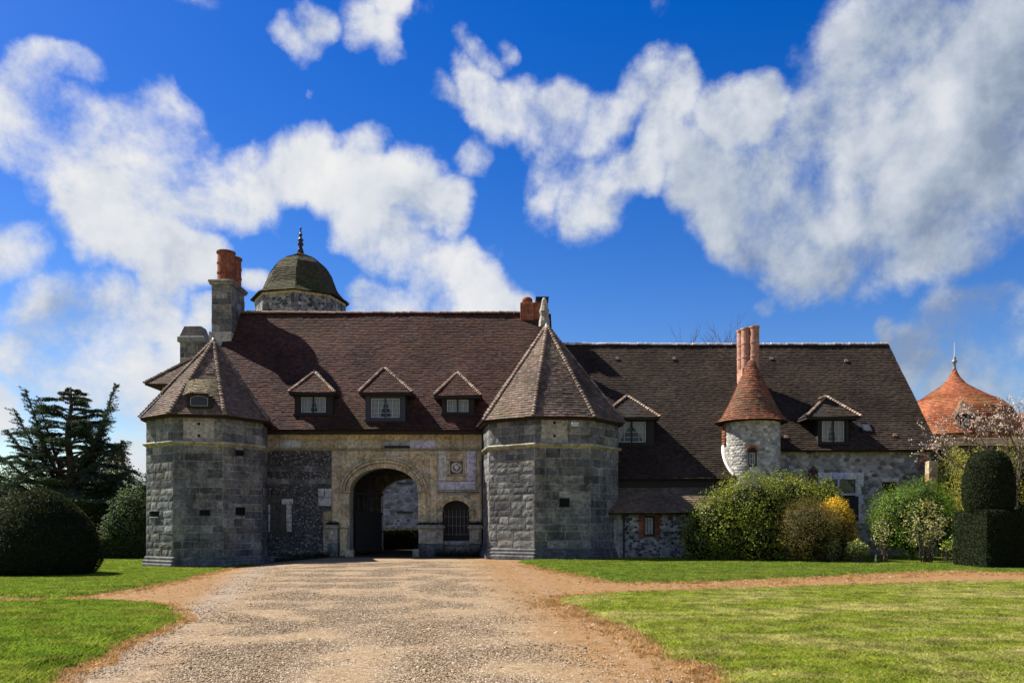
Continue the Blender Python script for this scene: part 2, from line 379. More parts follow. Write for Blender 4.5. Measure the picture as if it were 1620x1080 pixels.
def tile_rev(mb, cx, cy, prof, cf, gauge=.16, width=.18, th=.028, th0=0, th1=2*math.pi):
    ls = [0]
    for i in range(len(prof) - 1): ls.append(ls[-1] + math.dist(prof[i], prof[i+1]))
    def at(s):
        s = max(0, min(ls[-1], s))
        for i in range(len(prof) - 1):
            if s <= ls[i+1] + 1e-9:
                t = (s - ls[i]) / (ls[i+1] - ls[i]); return (prof[i][0] + (prof[i+1][0]-prof[i][0])*t, prof[i][1] + (prof[i+1][1]-prof[i][1])*t)
    s = 0; j = 0
    while s < ls[-1] - 1e-3:
        st = min(s + gauge, ls[-1]); r0, z0 = at(s); r1, z1 = at(st); rm = max(r0, .05)
        n = max(5, int(2*math.pi*rm / width)); off = (j % 2) * .5 + rnd.random() * .2
        for q in range(n):
            a = (q + off) * 2*math.pi / n; b = a + 2*math.pi / n * .985
            if not (th0 <= (a % (2*math.pi)) <= th1): continue
            f = lambda ang, r, z: Vector((cx + r*math.sin(ang), cy - r*math.cos(ang), z))
            nb = Vector((math.sin((a+b)/2) * (z1 - z0), -math.cos((a+b)/2) * (z1 - z0), (r0 - r1) + 1e-6)).normalized()
            p = f((a+b)/2, r0, z0)
            tile_quad(mb, f(a, r0, z0), f(b, r0, z0), f(b, r1, z1), f(a, r1, z1), nb, th * rnd.uniform(.75, 1.35), cf(p))
        s = st; j += 1
def hip_tiles(mb, A, B, cf, step=.17, r=.085):
    A, B = Vector(A), Vector(B); t = (B - A); Ln = t.length; t.normalize()
    side = t.cross(Vector((0,0,1))).normalized(); up = side.cross(t)
    k = int(Ln / step)
    for i in range(k):
        p0 = A + t*(i*step); p1 = p0 + t*(step*1.05); mb.cur = cf(p0); rr = r * rnd.uniform(.9, 1.12)
        a = []; b = []
        for q in range(6):
            an = math.pi * q / 5; o = side*math.cos(an)*rr*1.1 + up*math.sin(an)*rr
            a.append(mb.vert(p0 + o*1.22 + up*.015)); b.append(mb.vert(p1 + o*.85))
        for q in range(5): mb.f.append([a[q], a[q+1], b[q+1], b[q]])
        mb.f.append(a)
def tint(palette, moss=None, mossiness=0.0, sc=.35):
    def cf(p):
        c = Vector(rnd.choice(palette)); k = .84 + .32*rnd.random(); k *= 1 + .5*noise.noise(Vector(p)*.6)
        c = c * k
        if moss:
            w = noise.noise(Vector(p)*sc + Vector((9,3,1))) * .9 + mossiness + rnd.uniform(-.12, .12)
            w = max(0, min(.85, w)); c = c*(1-w) + Vector(moss)*w*(.7+.6*rnd.random())
        return tuple(c)
    return cf
RED = tint([(0.060,0.029,0.022),(0.050,0.025,0.020),(0.071,0.036,0.027),(0.043,0.024,0.020),(0.082,0.034,0.022),(0.059,0.036,0.030)], (0.055,0.036,0.011), -.12)
BROWN = tint([(0.035,0.024,0.017),(0.040,0.028,0.020),(0.029,0.020,0.015),(0.046,0.032,0.022)], (0.025,0.021,0.010), -.1)
CONE = tint([(0.137,0.100,0.078),(0.159,0.118,0.092),(0.115,0.085,0.065),(0.178,0.130,0.100),(0.126,0.074,0.056)], (0.074,0.067,0.031), -.05, .8)
def ridge_row(parent, A, B, mat, z=lambda t: 0, step=.40, r=.15):
    A, B = Vector(A), Vector(B); t = (B-A); Ln = t.length; t.normalize(); k = int(Ln/step)
    mb = MB(); n = 7; a = []; b = []
    for q in range(n):
        an = math.pi*q/(n-1); a.append(mb.vert((-step/2*1.0, math.cos(an)*r*1.05, math.sin(an)*r))); b.append(mb.vert((step/2*.96, math.cos(an)*r*.9, math.sin(an)*r*.86)))
    for q in range(n-1): mb.f.append([a[q], a[q+1], b[q+1], b[q]])
    mb.f.append(a[::-1]); mb.f.append(b)
    me = bpy.data.meshes.new('ridge_tile'); me.from_pydata(mb.v, [], mb.f); me.materials.append(mat)
    for i in range(k):
        p = A + t*(i+.5)*step; o = bpy.data.objects.new('ridge_tile', me); col.objects.link(o)
        ang = math.atan2(t.y, t.x) + R(rnd.uniform(-2, 2))
        o.matrix_basis = Matrix.Translation(p + Vector((0, rnd.uniform(-.01,.01), z((i+.5)/k) + rnd.uniform(-.012,.012)))) @ Matrix.Rotation(ang, 4, 'Z') @ Matrix.Rotation(R(rnd.uniform(-2.5,2.5)), 4, 'Y')
        adopt(o, parent)

# ------------------------------------------------------------------ ground, lawns, gravel
def sst(e0, e1, x):
    t = np.clip((np.asarray(x, float) - e0) / (e1 - e0), 0, 1); return t*t*(3-2*t)
def gz(x, y):
    x = np.asarray(x, float); y = np.asarray(y, float)
    return -.34 * sst(-7.5, -13, x) * sst(14, 30, y) + 0*x
def ground_pt(X, Y, lift=0.0):
    z = 0.0
    for _ in range(6):
        d = F * (EYE - z - lift) / (Y - HOR); x = (X - 810) * d / F; z = float(gz(x, d))
    return (x, d)
def wnoise(x, y, s, seed=0):
    return np.array([noise.noise(Vector((a*s + seed, b*s - seed, seed*.37))) for a, b in zip(np.ravel(x), np.ravel(y))]).reshape(np.shape(x))
def chain(px): return [ground_pt(*p) for p in px]

RN = chain([(878,953),(893,946),(973,939),(1080,936),(1280,929),(1413,925),(1620,920)]) + [(22,20.0),(30,19.5),(30,3),(2.2,3)] + chain([(1230,1180),(1165,1110),(1150,1085),(1140,1058),(1080,1047),(1060,1042),(1040,1027),(1023,1010),(990,993),(940,977),(927,964),(900,958)])
RF = chain([(822,889),(857,898),(890,905),(973,921),(1080,922),(1247,915),(1380,908),(1513,903),(1580,906),(1700,905)]) + [(45,24),(45,60),(21.5,60),(21.5,37.2),(11,36.9),(9.8,34.9),(4.6,34.9),(3.9,33.9),(2.0,33.4),(.6,33.2)]
LF = chain([(-400,945),(0,947),(83,949),(150,944),(193,937),(233,929),(283,919),(333,906),(362,898)]) + [(-10.9,34.2),(-11.5,36),(-17.5,37.5),(-17.5,75),(-90,75),(-90,20)]
LN = chain([(-500,960),(0,956),(150,953),(225,955),(262,962),(284,979),(262,993),(217,1007),(167,1027),(143,1047),(93,1060),(78,1082),(40,1150)]) + [(-5,3),(-30,3)]
def refine(poly, step=.35, amp=.10, seed=1):
    out = []
    for i in range(len(poly)):
        a, b = np.array(poly[i]), np.array(poly[(i+1) % len(poly)]); L_ = np.linalg.norm(b-a); k = max(1, int(min(L_, 40)/step))
        for q in range(k):
            p = a + (b-a)*q/k; w = Vector((p[0]*1.6, p[1]*1.6, seed))
            w2 = w * 3.1
            out.append((p[0] + amp*(noise.noise(w) + .5*noise.noise(w2)), p[1] + amp*1.6*(noise.noise(w + Vector((5,5,5))) + .5*noise.noise(w2 + Vector((5,5,5))))))
    return np.array(out)
RN, RF, LF, LN = (refine(p, seed=i+1) for i, p in enumerate((RN, RF, LF, LN)))
def inside(poly, x, y):
    x = np.asarray(x, float); y = np.asarray(y, float); r = np.zeros(x.shape, bool); n = len(poly); j = n-1
    for i in range(n):
        xi, yi = poly[i]; xj, yj = poly[j]
        if yi != yj:
            r ^= ((yi > y) != (yj > y)) & (x < (xj-xi)*(y-yi)/(yj-yi) + xi)
        j = i
    return r
def edge_dist(poly, x, y):
    x = np.asarray(x, float); y = np.asarray(y, float); d = np.full(x.shape, 1e9)
    for i in range(len(poly)):
        ax, ay = poly[i]; bx, by = poly[(i+1) % len(poly)]; vx, vy = bx-ax, by-ay; l2 = vx*vx+vy*vy+1e-12
        t = np.clip(((x-ax)*vx + (y-ay)*vy)/l2, 0, 1); d = np.minimum(d, (x-ax-t*vx)**2 + (y-ay-t*vy)**2)
    return np.sqrt(d)
LAWNS = (RN, RF, LF, LN)

def centre_line(y): return np.interp(y, [5, 7.6, 17, 28, 36, 48], [-1.3, -1.6, -3.0, -4.9, -6.1, -6.1])
def half_width(y): return np.interp(y, [5, 7.6, 17, 28, 34, 38], [2.0, 2.1, 2.6, 3.4, 3.6, 2.0])

def ground_mat():
    m, nt, N, L = new_mat('driveway')
    pos = N('ShaderNodeNewGeometry').outputs['Position']
    at = N('ShaderNodeAttribute'); at.attribute_name = 'Col'; sp = N('ShaderNodeSeparateColor'); L(at.outputs['Color'], sp.inputs[0])
    n1 = noise_(N, L, pos, .8, 6, .65, .4); n2 = noise_(N, L, pos, 5, 6, .7, .3); n3 = noise_(N, L, pos, 45, 4, .7)
    v = N('ShaderNodeTexVoronoi'); v.inputs['Scale'].default_value = 42; L(pos, v.inputs['Vector'])
    vc = N('ShaderNodeSeparateColor'); L(v.outputs['Color'], vc.inputs[0])
    grav = ramp_(N, L, vc.outputs[0], [(0, (.14,.092,.050)), (.5, (.235,.163,.090)), (.85, (.29,.210,.123)), (1, (.37,.295,.195))])
    grav = mixc(N, L, 'MULTIPLY', .6, grav, ramp_(N, L, n2, [(.3, grey(.6)), (.65, grey(1.15))]))
    dirt = ramp_(N, L, n2, [(.25, (.080,.042,.018)), (.42, (.185,.098,.036)), (.6, (.245,.145,.060)), (.8, (.25,.175,.10))])
    dirt = mixc(N, L, 'MULTIPLY', .5, dirt, ramp_(N, L, n3, [(.3, grey(.5)), (.7, grey(1.3))]))
    pale = ramp_(N, L, n2, [(.3, (0.165,0.125,0.089)), (.7, (0.251,0.198,0.145))])
    # masks carried by the sheet, broken up with noise
    def mask(ch, amp, lo, hi):
        mm = N('ShaderNodeMath'); mm.operation = 'MULTIPLY_ADD'; L(n1, mm.inputs[0]); mm.inputs[1].default_value = amp; L(ch, mm.inputs[2])
        mm2 = N('ShaderNodeMath'); mm2.operation = 'MULTIPLY_ADD'; L(n2, mm2.inputs[0]); mm2.inputs[1].default_value = amp*.8; L(mm.outputs[0], mm2.inputs[2])
        mr = N('ShaderNodeMapRange'); L(mm2.outputs[0], mr.inputs[0]); mr.inputs[1].default_value = lo + amp*.9; mr.inputs[2].default_value = hi + amp*.9; return mr.outputs[0]
    c = mixc(N, L, 'MIX', mask(sp.outputs[2], .5, .25, .75), dirt, pale)
    c = mixc(N, L, 'MIX', mask(sp.outputs[0], .6, .10, .62), c, grav)
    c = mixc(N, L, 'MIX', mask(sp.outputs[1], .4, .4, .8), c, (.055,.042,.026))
    p = N('ShaderNodeBsdfPrincipled'); L(c, p.inputs['Base Color']); p.inputs['Roughness'].default_value = .95; p.inputs['Specular IOR Level'].default_value = .15
    hsum = N('ShaderNodeMath'); hsum.operation = 'ADD'; L(v.outputs['Distance'], hsum.inputs[0]); L(n3, hsum.inputs[1])
    b = N('ShaderNodeBump'); b.inputs['Strength'].default_value = .8; b.inputs['Distance'].default_value = .015; L(hsum.outputs[0], b.inputs['Height']); L(b.outputs[0], p.inputs['Normal'])
    o = N('ShaderNodeOutputMaterial'); L(p.outputs[0], o.inputs[0]); return m
def make_ground():
    xs = np.concatenate([-np.geomspace(900, 18.3, 22), np.arange(-18, 20.01, .2), np.geomspace(20.3, 900, 22)])
    ys = np.concatenate([[-400, -100, -30, -8, 0, 3], np.arange(5, 40.01, .2), np.geomspace(40.5, 1500, 26)])
    gx, gy = np.meshgrid(xs, ys); nx, ny = len(xs), len(ys)
    near = (np.abs(gx) < 20) & (gy > 4) & (gy < 42)
    h = np.zeros(gx.shape); h[near] = wnoise(gx[near], gy[near], .9, 3)*.018 + wnoise(gx[near], gy[near], 3.1, 5)*.007
    z = gz(gx, gy) + h
    C = np.zeros((ny, nx, 3)); d = np.abs(gx - centre_line(gy)) / half_width(gy)
    C[..., 0] = 1 - sst(.45, 1.55, d)
    C[..., 2] = np.clip(1.1 - np.abs(np.abs(d) - 1.15)*2.6, 0, 1) * .8 * (gx < centre_line(gy)) + .35*(gx > centre_line(gy))*np.clip(1-np.abs(d-1.5)*2, 0, 1)
    C[..., 1] = sst(35.2, 37.4, gy)*.9  # shade soil: shade before the gatehouse put into the earth's colour
    idx = np.arange(nx*ny).reshape(ny, nx)
    Fq = np.stack([idx[:-1,:-1], idx[:-1,1:], idx[1:,1:], idx[1:,:-1]], -1).reshape(-1, 4)
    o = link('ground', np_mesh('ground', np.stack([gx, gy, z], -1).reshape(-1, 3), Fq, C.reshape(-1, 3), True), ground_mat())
    o['kind'] = 'structure'; o['label'] = 'gravel drive and orange earth leading up to the gate'
make_ground()

def lawn_mat():
    m, nt, N, L = new_mat('turf')
    pos = N('ShaderNodeNewGeometry').outputs['Position']
    n1 = noise_(N, L, pos, .7, 5, .6, .5); n2 = noise_(N, L, pos, 30, 4, .7)
    c = ramp_(N, L, n1, [(.3, (.15,.20,.016)), (.5, (.20,.25,.024)), (.65, (.28,.28,.05)), (.8, (.36,.31,.11))])
    c = mixc(N, L, 'MULTIPLY', .7, c, ramp_(N, L, n2, [(.3, grey(.4)), (.7, grey(1.3))]))
    p = N('ShaderNodeBsdfPrincipled'); L(c, p.inputs['Base Color']); p.inputs['Roughness'].default_value = .95; p.inputs['Specular IOR Level'].default_value = .1
    b = N('ShaderNodeBump'); b.inputs['Strength'].default_value = 1; b.inputs['Distance'].default_value = .03; L(n2, b.inputs['Height']); L(b.outputs[0], p.inputs['Normal'])
    o = N('ShaderNodeOutputMaterial'); L(p.outputs[0], o.inputs[0]); return m
TURF = lawn_mat()
def lawn_lift(poly, x, y):
    return .055 * sst(0.02, .32, edge_dist(poly, x, y)) - .012
def make_lawn(name, poly, step, clip):
    x0, x1, y0, y1 = clip
    xs = np.arange(max(poly[:,0].min(), x0), min(poly[:,0].max(), x1), step); ys = np.arange(max(poly[:,1].min(), y0), min(poly[:,1].max(), y1), step)
    gx, gy = np.meshgrid(xs, ys); ins = inside(poly, gx, gy)
    cell = ins[:-1,:-1] | ins[1:,:-1] | ins[:-1,1:] | ins[1:,1:]
    lift = np.where(ins, lawn_lift(poly, gx, gy), -.02)
    z = gz(gx, gy) + lift + wnoise(gx, gy, .8, 8)*.015*ins
    idx = np.arange(gx.size).reshape(gx.shape)
    Fq = np.stack([idx[:-1,:-1], idx[:-1,1:], idx[1:,1:], idx[1:,:-1]], -1)[cell]
    used = np.unique(Fq); remap = np.full(gx.size, -1); remap[used] = np.arange(len(used))
    V = np.stack([gx, gy, z], -1).reshape(-1, 3)[used]
    o = link(name, np_mesh(name, V, remap[Fq], None, True), TURF); o['kind'] = 'structure'; return o
make_lawn('lawn', RN, .16, (-1, 22, 5, 22)); make_lawn('lawn', RF, .22, (-1, 40, 18, 58))
make_lawn('lawn', LN, .16, (-14, 1, 5, 19)); make_lawn('lawn', LF, .3, (-60, -9, 18, 74))

def clump(name, n, h, spread, width, lean, mat):
    V = []; Fc = []; g = np.random.default_rng(5)
    for i in range(n):
        a = g.uniform(0, 6.28); r = spread*math.sqrt(g.uniform()); x, y = r*math.cos(a), r*math.sin(a)
        b = g.uniform(0, 6.28); dx, dy = math.cos(b)*width, math.sin(b)*width; hh = h*g.uniform(.55, 1.1); la = g.uniform(0, 6.28); l = lean*g.uniform(.2, 1)*hh
        k = len(V); V += [(x-dx, y-dy, -.01), (x+dx, y+dy, -.01), (x+dx*.7+math.cos(la)*l*.4, y+dy*.7+math.sin(la)*l*.4, hh*.6), (x+math.cos(la)*l, y+math.sin(la)*l, hh)]
        Fc.append((k, k+1, k+2)); Fc.append((k, k+2, k+3))
    me = np_mesh(name, V, Fc); me.materials.append(mat); return bpy.data.objects.new(name, me)
def blade_mat(name, stops, patch, transl=.35):
    m, nt, N, L = new_mat(name)
    pos = N('ShaderNodeNewGeometry').outputs['Position']; rn = N('ShaderNodeObjectInfo').outputs['Random']
    c = ramp_(N, L, rn, stops)
    mp = N('ShaderNodeMapping'); mp.inputs['Scale'].default_value = (.55, 1.0, 1.0); L(pos, mp.inputs['Vector'])
    n1 = noise_(N, L, mp.outputs[0], .9, 6, .62, .6)
    c = mixc(N, L, 'MIX', ramp_(N, L, n1, [(.46, grey(0)), (.64, grey(.85))]), c, patch)
    n2 = noise_(N, L, pos, 2.4, 4, .6)
    c = mixc(N, L, 'MULTIPLY', .7, c, ramp_(N, L, n2, [(.34, grey(.42)), (.62, grey(1.25))]))
    d = N('ShaderNodeBsdfPrincipled'); L(c, d.inputs['Base Color']); d.inputs['Roughness'].default_value = .6; d.inputs['Specular IOR Level'].default_value = .2
    t = N('ShaderNodeBsdfTranslucent'); L(c, t.inputs[0]); ms = N('ShaderNodeMixShader'); ms.inputs[0].default_value = transl
    L(d.outputs[0], ms.inputs[1]); L(t.outputs[0], ms.inputs[2]); o = N('ShaderNodeOutputMaterial'); L(ms.outputs[0], o.inputs[0]); return m
GRASS_R = blade_mat('mown_grass', [(0,(.17,.235,.018)),(.4,(.25,.31,.026)),(.75,(.32,.345,.038)),(1,(.42,.37,.12))], (.52,.45,.17), .5)
GRASS_L = blade_mat('lush_grass', [(0,(.095,.165,.012)),(.5,(.145,.225,.020)),(1,(.20,.26,.028))], (.25,.26,.04), .5)
STRAW = blade_mat('dry_grass', [(0,(.36,.19,.06)),(.5,(.48,.29,.11)),(1,(.56,.41,.21))], (.40,.21,.065), .35)
def scatter(name, src, pts, smin, smax, tilt=.0, label=None):
    """one object: copies of a small source on explicit points"""
    me = bpy.data.meshes.new(name); me.vertices.add(len(pts)); me.vertices.foreach_set('co', np.asarray(pts, np.float32).ravel())
    o = bpy.data.objects.new(name, me); col.objects.link(o); o['kind'] = 'stuff'
    if label: o['label'] = label
    g = bpy.data.node_groups.new(name, 'GeometryNodeTree'); g.interface.new_socket('Geometry', in_out='INPUT', socket_type='NodeSocketGeometry'); g.interface.new_socket('Geometry', in_out='OUTPUT', socket_type='NodeSocketGeometry')
    N = g.nodes.new; L = g.links.new
    gi = N('NodeGroupInput'); go = N('NodeGroupOutput'); ip = N('GeometryNodeInstanceOnPoints'); oi = N('GeometryNodeObjectInfo'); oi.inputs['Object'].default_value = src
    rv = N('FunctionNodeRandomValue'); rv.data_type = 'FLOAT_VECTOR'; rv.inputs[0].default_value = (-tilt, -tilt, 0); rv.inputs[1].default_value = (tilt, tilt, 6.283)
    rs = N('FunctionNodeRandomValue'); rs.data_type = 'FLOAT'; rs.inputs[2].default_value = smin; rs.inputs[3].default_value = smax; rs.inputs['Seed'].default_value = 3
    m2p = N('GeometryNodeMeshToPoints')
    L(gi.outputs[0], m2p.inputs[0]); L(m2p.outputs[0], ip.inputs['Points']); L(oi.outputs['Geometry'], ip.inputs['Instance']); oi.inputs['As Instance'].default_value = True
    L(rv.outputs[0], ip.inputs['Rotation']); L(rs.outputs[1], ip.inputs['Scale']); L(ip.outputs[0], go.inputs[0])
    o.modifiers.new('scatter', 'NODES').node_group = g
    return o
def in_view(x, y, m=60):
    X = 810 + F*x/y; return (X > -m) & (X < 1620+m) & (y > 6.5)
def lawn_points(poly, clip, dens):
    x0, x1, y0, y1 = clip; x0 = max(x0, poly[:,0].min()); x1 = min(x1, poly[:,0].max()); y0 = max(y0, poly[:,1].min()); y1 = min(y1, poly[:,1].max())
    n = int((x1-x0)*(y1-y0)*dens[0]); x = nrg.uniform(x0, x1, n); y = nrg.uniform(y0, y1, n)
    keep = nrg.uniform(0, 1, n) < np.clip(dens[1]/y, 0, 1); k = keep & in_view(x, y); x, y = x[k], y[k]
    k = inside(poly, x, y); x, y = x[k], y[k]
    return np.stack([x, y, gz(x, y) + np.maximum(lawn_lift(poly, x, y), 0)], -1)
cl_r = clump('mown_clump', 14, .040, .06, .0036, 1.9, GRASS_R); cl_l = clump('lush_clump', 14, .055, .06, .0038, 1.5, GRASS_L)
cl_rf = clump('mown_clump_far', 18, .045, .11, .006, 1.6, GRASS_L); cl_s = clump('straw_clump', 12, .07, .07, .0034, 1.6, STRAW)
scatter('lawn_grass', cl_r, lawn_points(RN, (-1, 22, 6, 22), (520, 9)), .7, 1.25, .1, 'mown yellowish grass of the near right lawn')
scatter('lawn_grass', cl_rf, lawn_points(RF, (-1, 26, 20, 40), (170, 22)), .7, 1.25, .1, 'green grass of the lawn under the shrubs')
scatter('lawn_grass', cl_l, lawn_points(LN, (-14, 1, 6, 19), (520, 9)), .7, 1.5, .1, 'lush grass of the near left lawn')
scatter('lawn_grass', cl_rf, lawn_points(LF, (-32, -9, 16, 50), (150, 22)), .7, 1.35, .1, 'green grass of the lawn round the left tower')
def fringe(poly, n, w_in, w_out, ylim):
    seg = np.roll(poly, -1, 0) - poly; ln = np.hypot(seg[:,0], seg[:,1]); mid = poly + seg/2
    ok = (mid[:,1] < ylim) & in_view(mid[:,0], mid[:,1], 20); pr = ln*ok; pr = pr/pr.sum()
    i = nrg.choice(len(poly), n, p=pr); t = nrg.uniform(0, 1, n)[:,None]; p = poly[i] + seg[i]*t
    nrm_ = np.stack([seg[i,1], -seg[i,0]], -1)/ln[i][:,None]
    q = p + nrm_*np.where(nrg.uniform(0,1,n) < .5, 1, -1)[:,None]*np.abs(nrg.normal(0, w_out, n))[:,None]
    ins = inside(poly, q[:,0], q[:,1]); dd = edge_dist(poly, q[:,0], q[:,1]); k = ~ins | (dd < w_in); q = q[k]
    lift = np.where(inside(poly, q[:,0], q[:,1]), np.maximum(lawn_lift(poly, q[:,0], q[:,1]), 0), 0)
    return np.stack([q[:,0], q[:,1], gz(q[:,0], q[:,1]) + lift], -1)
fr = np.concatenate([fringe(RN, 4600, .07, .24, 23), fringe(RF, 2200, .08, .3, 30), fringe(LN, 1700, .06, .14, 20), fringe(LF, 1700, .08, .25, 33)])
# the strip of cut dry grass between the two right-hand lawns
n = 9000; x = nrg.uniform(2, 21, n); y = nrg.uniform(16.5, 27, n); k = ~inside(RN, x, y) & ~inside(RF, x, y) & in_view(x, y) & (x > 3.0 + nrg.uniform(-1, 1, n))
k &= (edge_dist(RF, x, y) < 1.6); fr = np.concatenate([fr, np.stack([x[k], y[k], gz(x[k], y[k])], -1)])
scatter('dry_grass', cl_s, fr, .3, .85, .5, 'orange brown dead grass along the lawn edges')

def stone_src(name, mat):
    bm = bmesh.new(); bmesh.ops.create_icosphere(bm, subdivisions=1, radius=1)
    for v in bm.verts: v.co = Vector((v.co.x*1.0, v.co.y*.8, v.co.z*.5)) * rnd.uniform(.75, 1.2)
    me = bpy.data.meshes.new(name); bm.to_mesh(me); bm.free(); me.materials.append(mat); return bpy.data.objects.new(name, me)
def pebble_mat():
    m, nt, N, L = new_mat('gravel_stone'); rn = N('ShaderNodeObjectInfo').outputs['Random']
    c = ramp_(N, L, rn, [(0,(.10,.066,.040)),(.2,(.21,.143,.078)),(.55,(.28,.20,.118)),(.85,(.35,.27,.175)),(1,(.52,.46,.36))])
    p = N('ShaderNodeBsdfPrincipled'); L(c, p.inputs['Base Color']); p.inputs['Roughness'].default_value = .85; p.inputs['Specular IOR Level'].default_value = .25
    o = N('ShaderNodeOutputMaterial'); L(p.outputs[0], o.inputs[0]); return m
peb = stone_src('gravel_stone', pebble_mat())
n = 260000; y = 6.8 + 26*nrg.uniform(0, 1, n)**2.0; x = centre_line(y) + nrg.normal(0, .62, n)*half_width(y)
k = in_view(x, y, 20)
for p_ in LAWNS: k &= ~inside(p_, x, y)
x, y = x[k], y[k]; lump = np.array([noise.noise(Vector((a*.9, b*.9, 4))) for a, b in zip(x, y)]); k = nrg.uniform(-.95, .55, len(x)) < lump*.15 + .35*(np.abs(x-centre_line(y)) < half_width(y)*.9) - .75*np.exp(-((np.abs(x-centre_line(y)) - .85)/.22)**2)
x, y = x[k], y[k]
scatter('gravel', peb, np.stack([x, y, gz(x, y) + .002], -1), .004, .0165, .6, 'loose pale gravel on the drive')
n = 500; y = nrg.uniform(7, 24, n); x = centre_line(y) + nrg.normal(0.2, .9, n)*half_width(y); k = in_view(x, y, 20)
for p_ in LAWNS: k &= ~inside(p_, x, y)
scatter('gravel', peb, np.stack([x[k], y[k], gz(x[k], y[k]) + .004], -1), .018, .034, .6, 'larger stones lying loose on the drive')

# ------------------------------------------------------------------ the manor
def xx(X, d): return (X - 810) * d / F
def zz(Y, d): return EYE + (HOR - Y) * d / F
UX, FRONT = Vector((1, 0, 0)), Vector((0, -1, 0))
def ell(cx, zs, a, b, n, t0=0, t1=math.pi): return [(cx - a*math.cos(t0 + (t1-t0)*i/n), zs + b*math.sin(t0 + (t1-t0)*i/n)) for i in range(n+1)]
def plate(name, outer, holes, y, thick, mat, parent):
    bm = bmesh.new(); edges = []
    for loop in [outer] + list(holes):
        vs = [bm.verts.new((x, y, z)) for x, z in loop]
        edges += [bm.edges.new((vs[i], vs[(i+1) % len(vs)])) for i in range(len(vs))]
    bmesh.ops.triangle_fill(bm, use_beauty=True, edges=edges)
    r = bmesh.ops.extrude_face_region(bm, geom=bm.faces[:])
    for v in r['geom']:
        if isinstance(v, bmesh.types.BMVert): v.co.y += thick
    bmesh.ops.recalc_face_normals(bm, faces=bm.faces[:])
    me = bpy.data.meshes.new(name); bm.to_mesh(me); bm.free(); return link(name, me, mat, parent)
def poly_tiles(mb, pts, cf, **kw):        # planar roof face; pts[0]-pts[1] is the eave, left to right seen from outside
    A, B = Vector(pts[0]), Vector(pts[1]); U = (B-A).normalized(); N_ = U.cross(Vector(pts[2]) - A).normalized(); V = N_.cross(U)
    tile_plane(mb, A, U, V, N_, [((Vector(p)-A).dot(U), (Vector(p)-A).dot(V)) for p in pts], cf, **kw)
def slab(mb, pts, t=.10):
    A, B, Cc = (Vector(p) for p in pts[:3]); n = (B-A).cross(Cc-A).normalized(); mb.prism([Vector(p) - n*.012 for p in pts], -n*t)
def voussoirs(parent, mat, cx, zs, a, b, w, wb, n, y0, y1, name='voussoir'):
    for k in range(n):
        t0 = math.pi*k/n + .006; t1 = math.pi*(k+1)/n - .006; mb = MB(); yo = rnd.uniform(-.008, .008)
        inn = ell(cx, zs, a, b, 4, t0, t1); out = ell(cx, zs, a+w, b+wb, 4, t0, t1)
        mb.prism([(x, y1, z) for x, z in inn] + [(x, y1, z) for x, z in out[::-1]], (0, y0 - y1 + yo, 0))
        mb.build(name, mat, parent)
def rocks(mb, x0, x1, z0, z1, y, size, cols, holes=(), big=1.0, u=UX, O=None, n=FRONT, curve=None):
    """rubble stones set in a wall face; one joined mesh"""
    O = O or Vector((0, y, 0)); z = z0; row = 0
    while z < z1:
        x = x0 + (row % 2)*size*.5
        while x < x1:
            s = size*rnd.uniform(.65, 1.25); px, pz = x + rnd.uniform(-.2,.2)*size, z + rnd.uniform(-.2,.2)*size; x += size*big
            if px > x1 or pz > z1 or any(h[0] < px < h[1] and h[2] < pz < h[3] for h in holes): continue
            mb.cur = tuple(Vector(rnd.choice(cols))*rnd.uniform(.7, 1.3))
            if curve: c, uu, nn = curve(px, pz)
            else: c, uu, nn = O + u*px + Vector((0,0,pz)), u, n
            hw, hh, dd = s*(.47 if size < .1 else .53)*big*rnd.uniform(.85,1.25), s*(.42 if size < .1 else .47), s*(.26 if size < .1 else .09); ids = []
            k = 8; ph = .39 + rnd.uniform(-.12,.12)
            top = mb.vert(c + nn*dd*rnd.uniform(.7, 1.1))
            for r_, lv in ((.62, .75), (1.0, .1)):
                ring = []
                for q in range(k):
                    an = ph + q*6.283/k; rr = r_*rnd.uniform(.86, 1.08)*(1/max(abs(math.cos(an)), abs(math.sin(an))))**.75
                    ring.append(mb.vert(c + uu*math.cos(an)*hw*rr + Vector((0,0,1))*math.sin(an)*hh*rr + nn*dd*lv))
                ids.append(ring)
            for q in range(k):
                w_ = (q+1) % k; mb.f.append([top, ids[0][q], ids[0][w_]]); mb.f.append([ids[0][q], ids[1][q], ids[1][w_], ids[0][w_]])
        z += size*.82; row += 1
FLINT = [(.02,.021,.025),(.035,.037,.042),(.06,.06,.065),(.10,.10,.10),(.17,.165,.155),(.04,.04,.04),(.25,.24,.22),(.05,.052,.06)]
RUBBLE = [(.13,.13,.125),(.19,.19,.18),(.27,.265,.245),(.09,.09,.09),(.34,.33,.30),(.22,.20,.165),(.16,.165,.165),(.30,.28,.23)]
PALERUB = [(.30,.29,.26),(.38,.37,.33),(.25,.245,.225),(.42,.41,.37),(.20,.195,.18)]

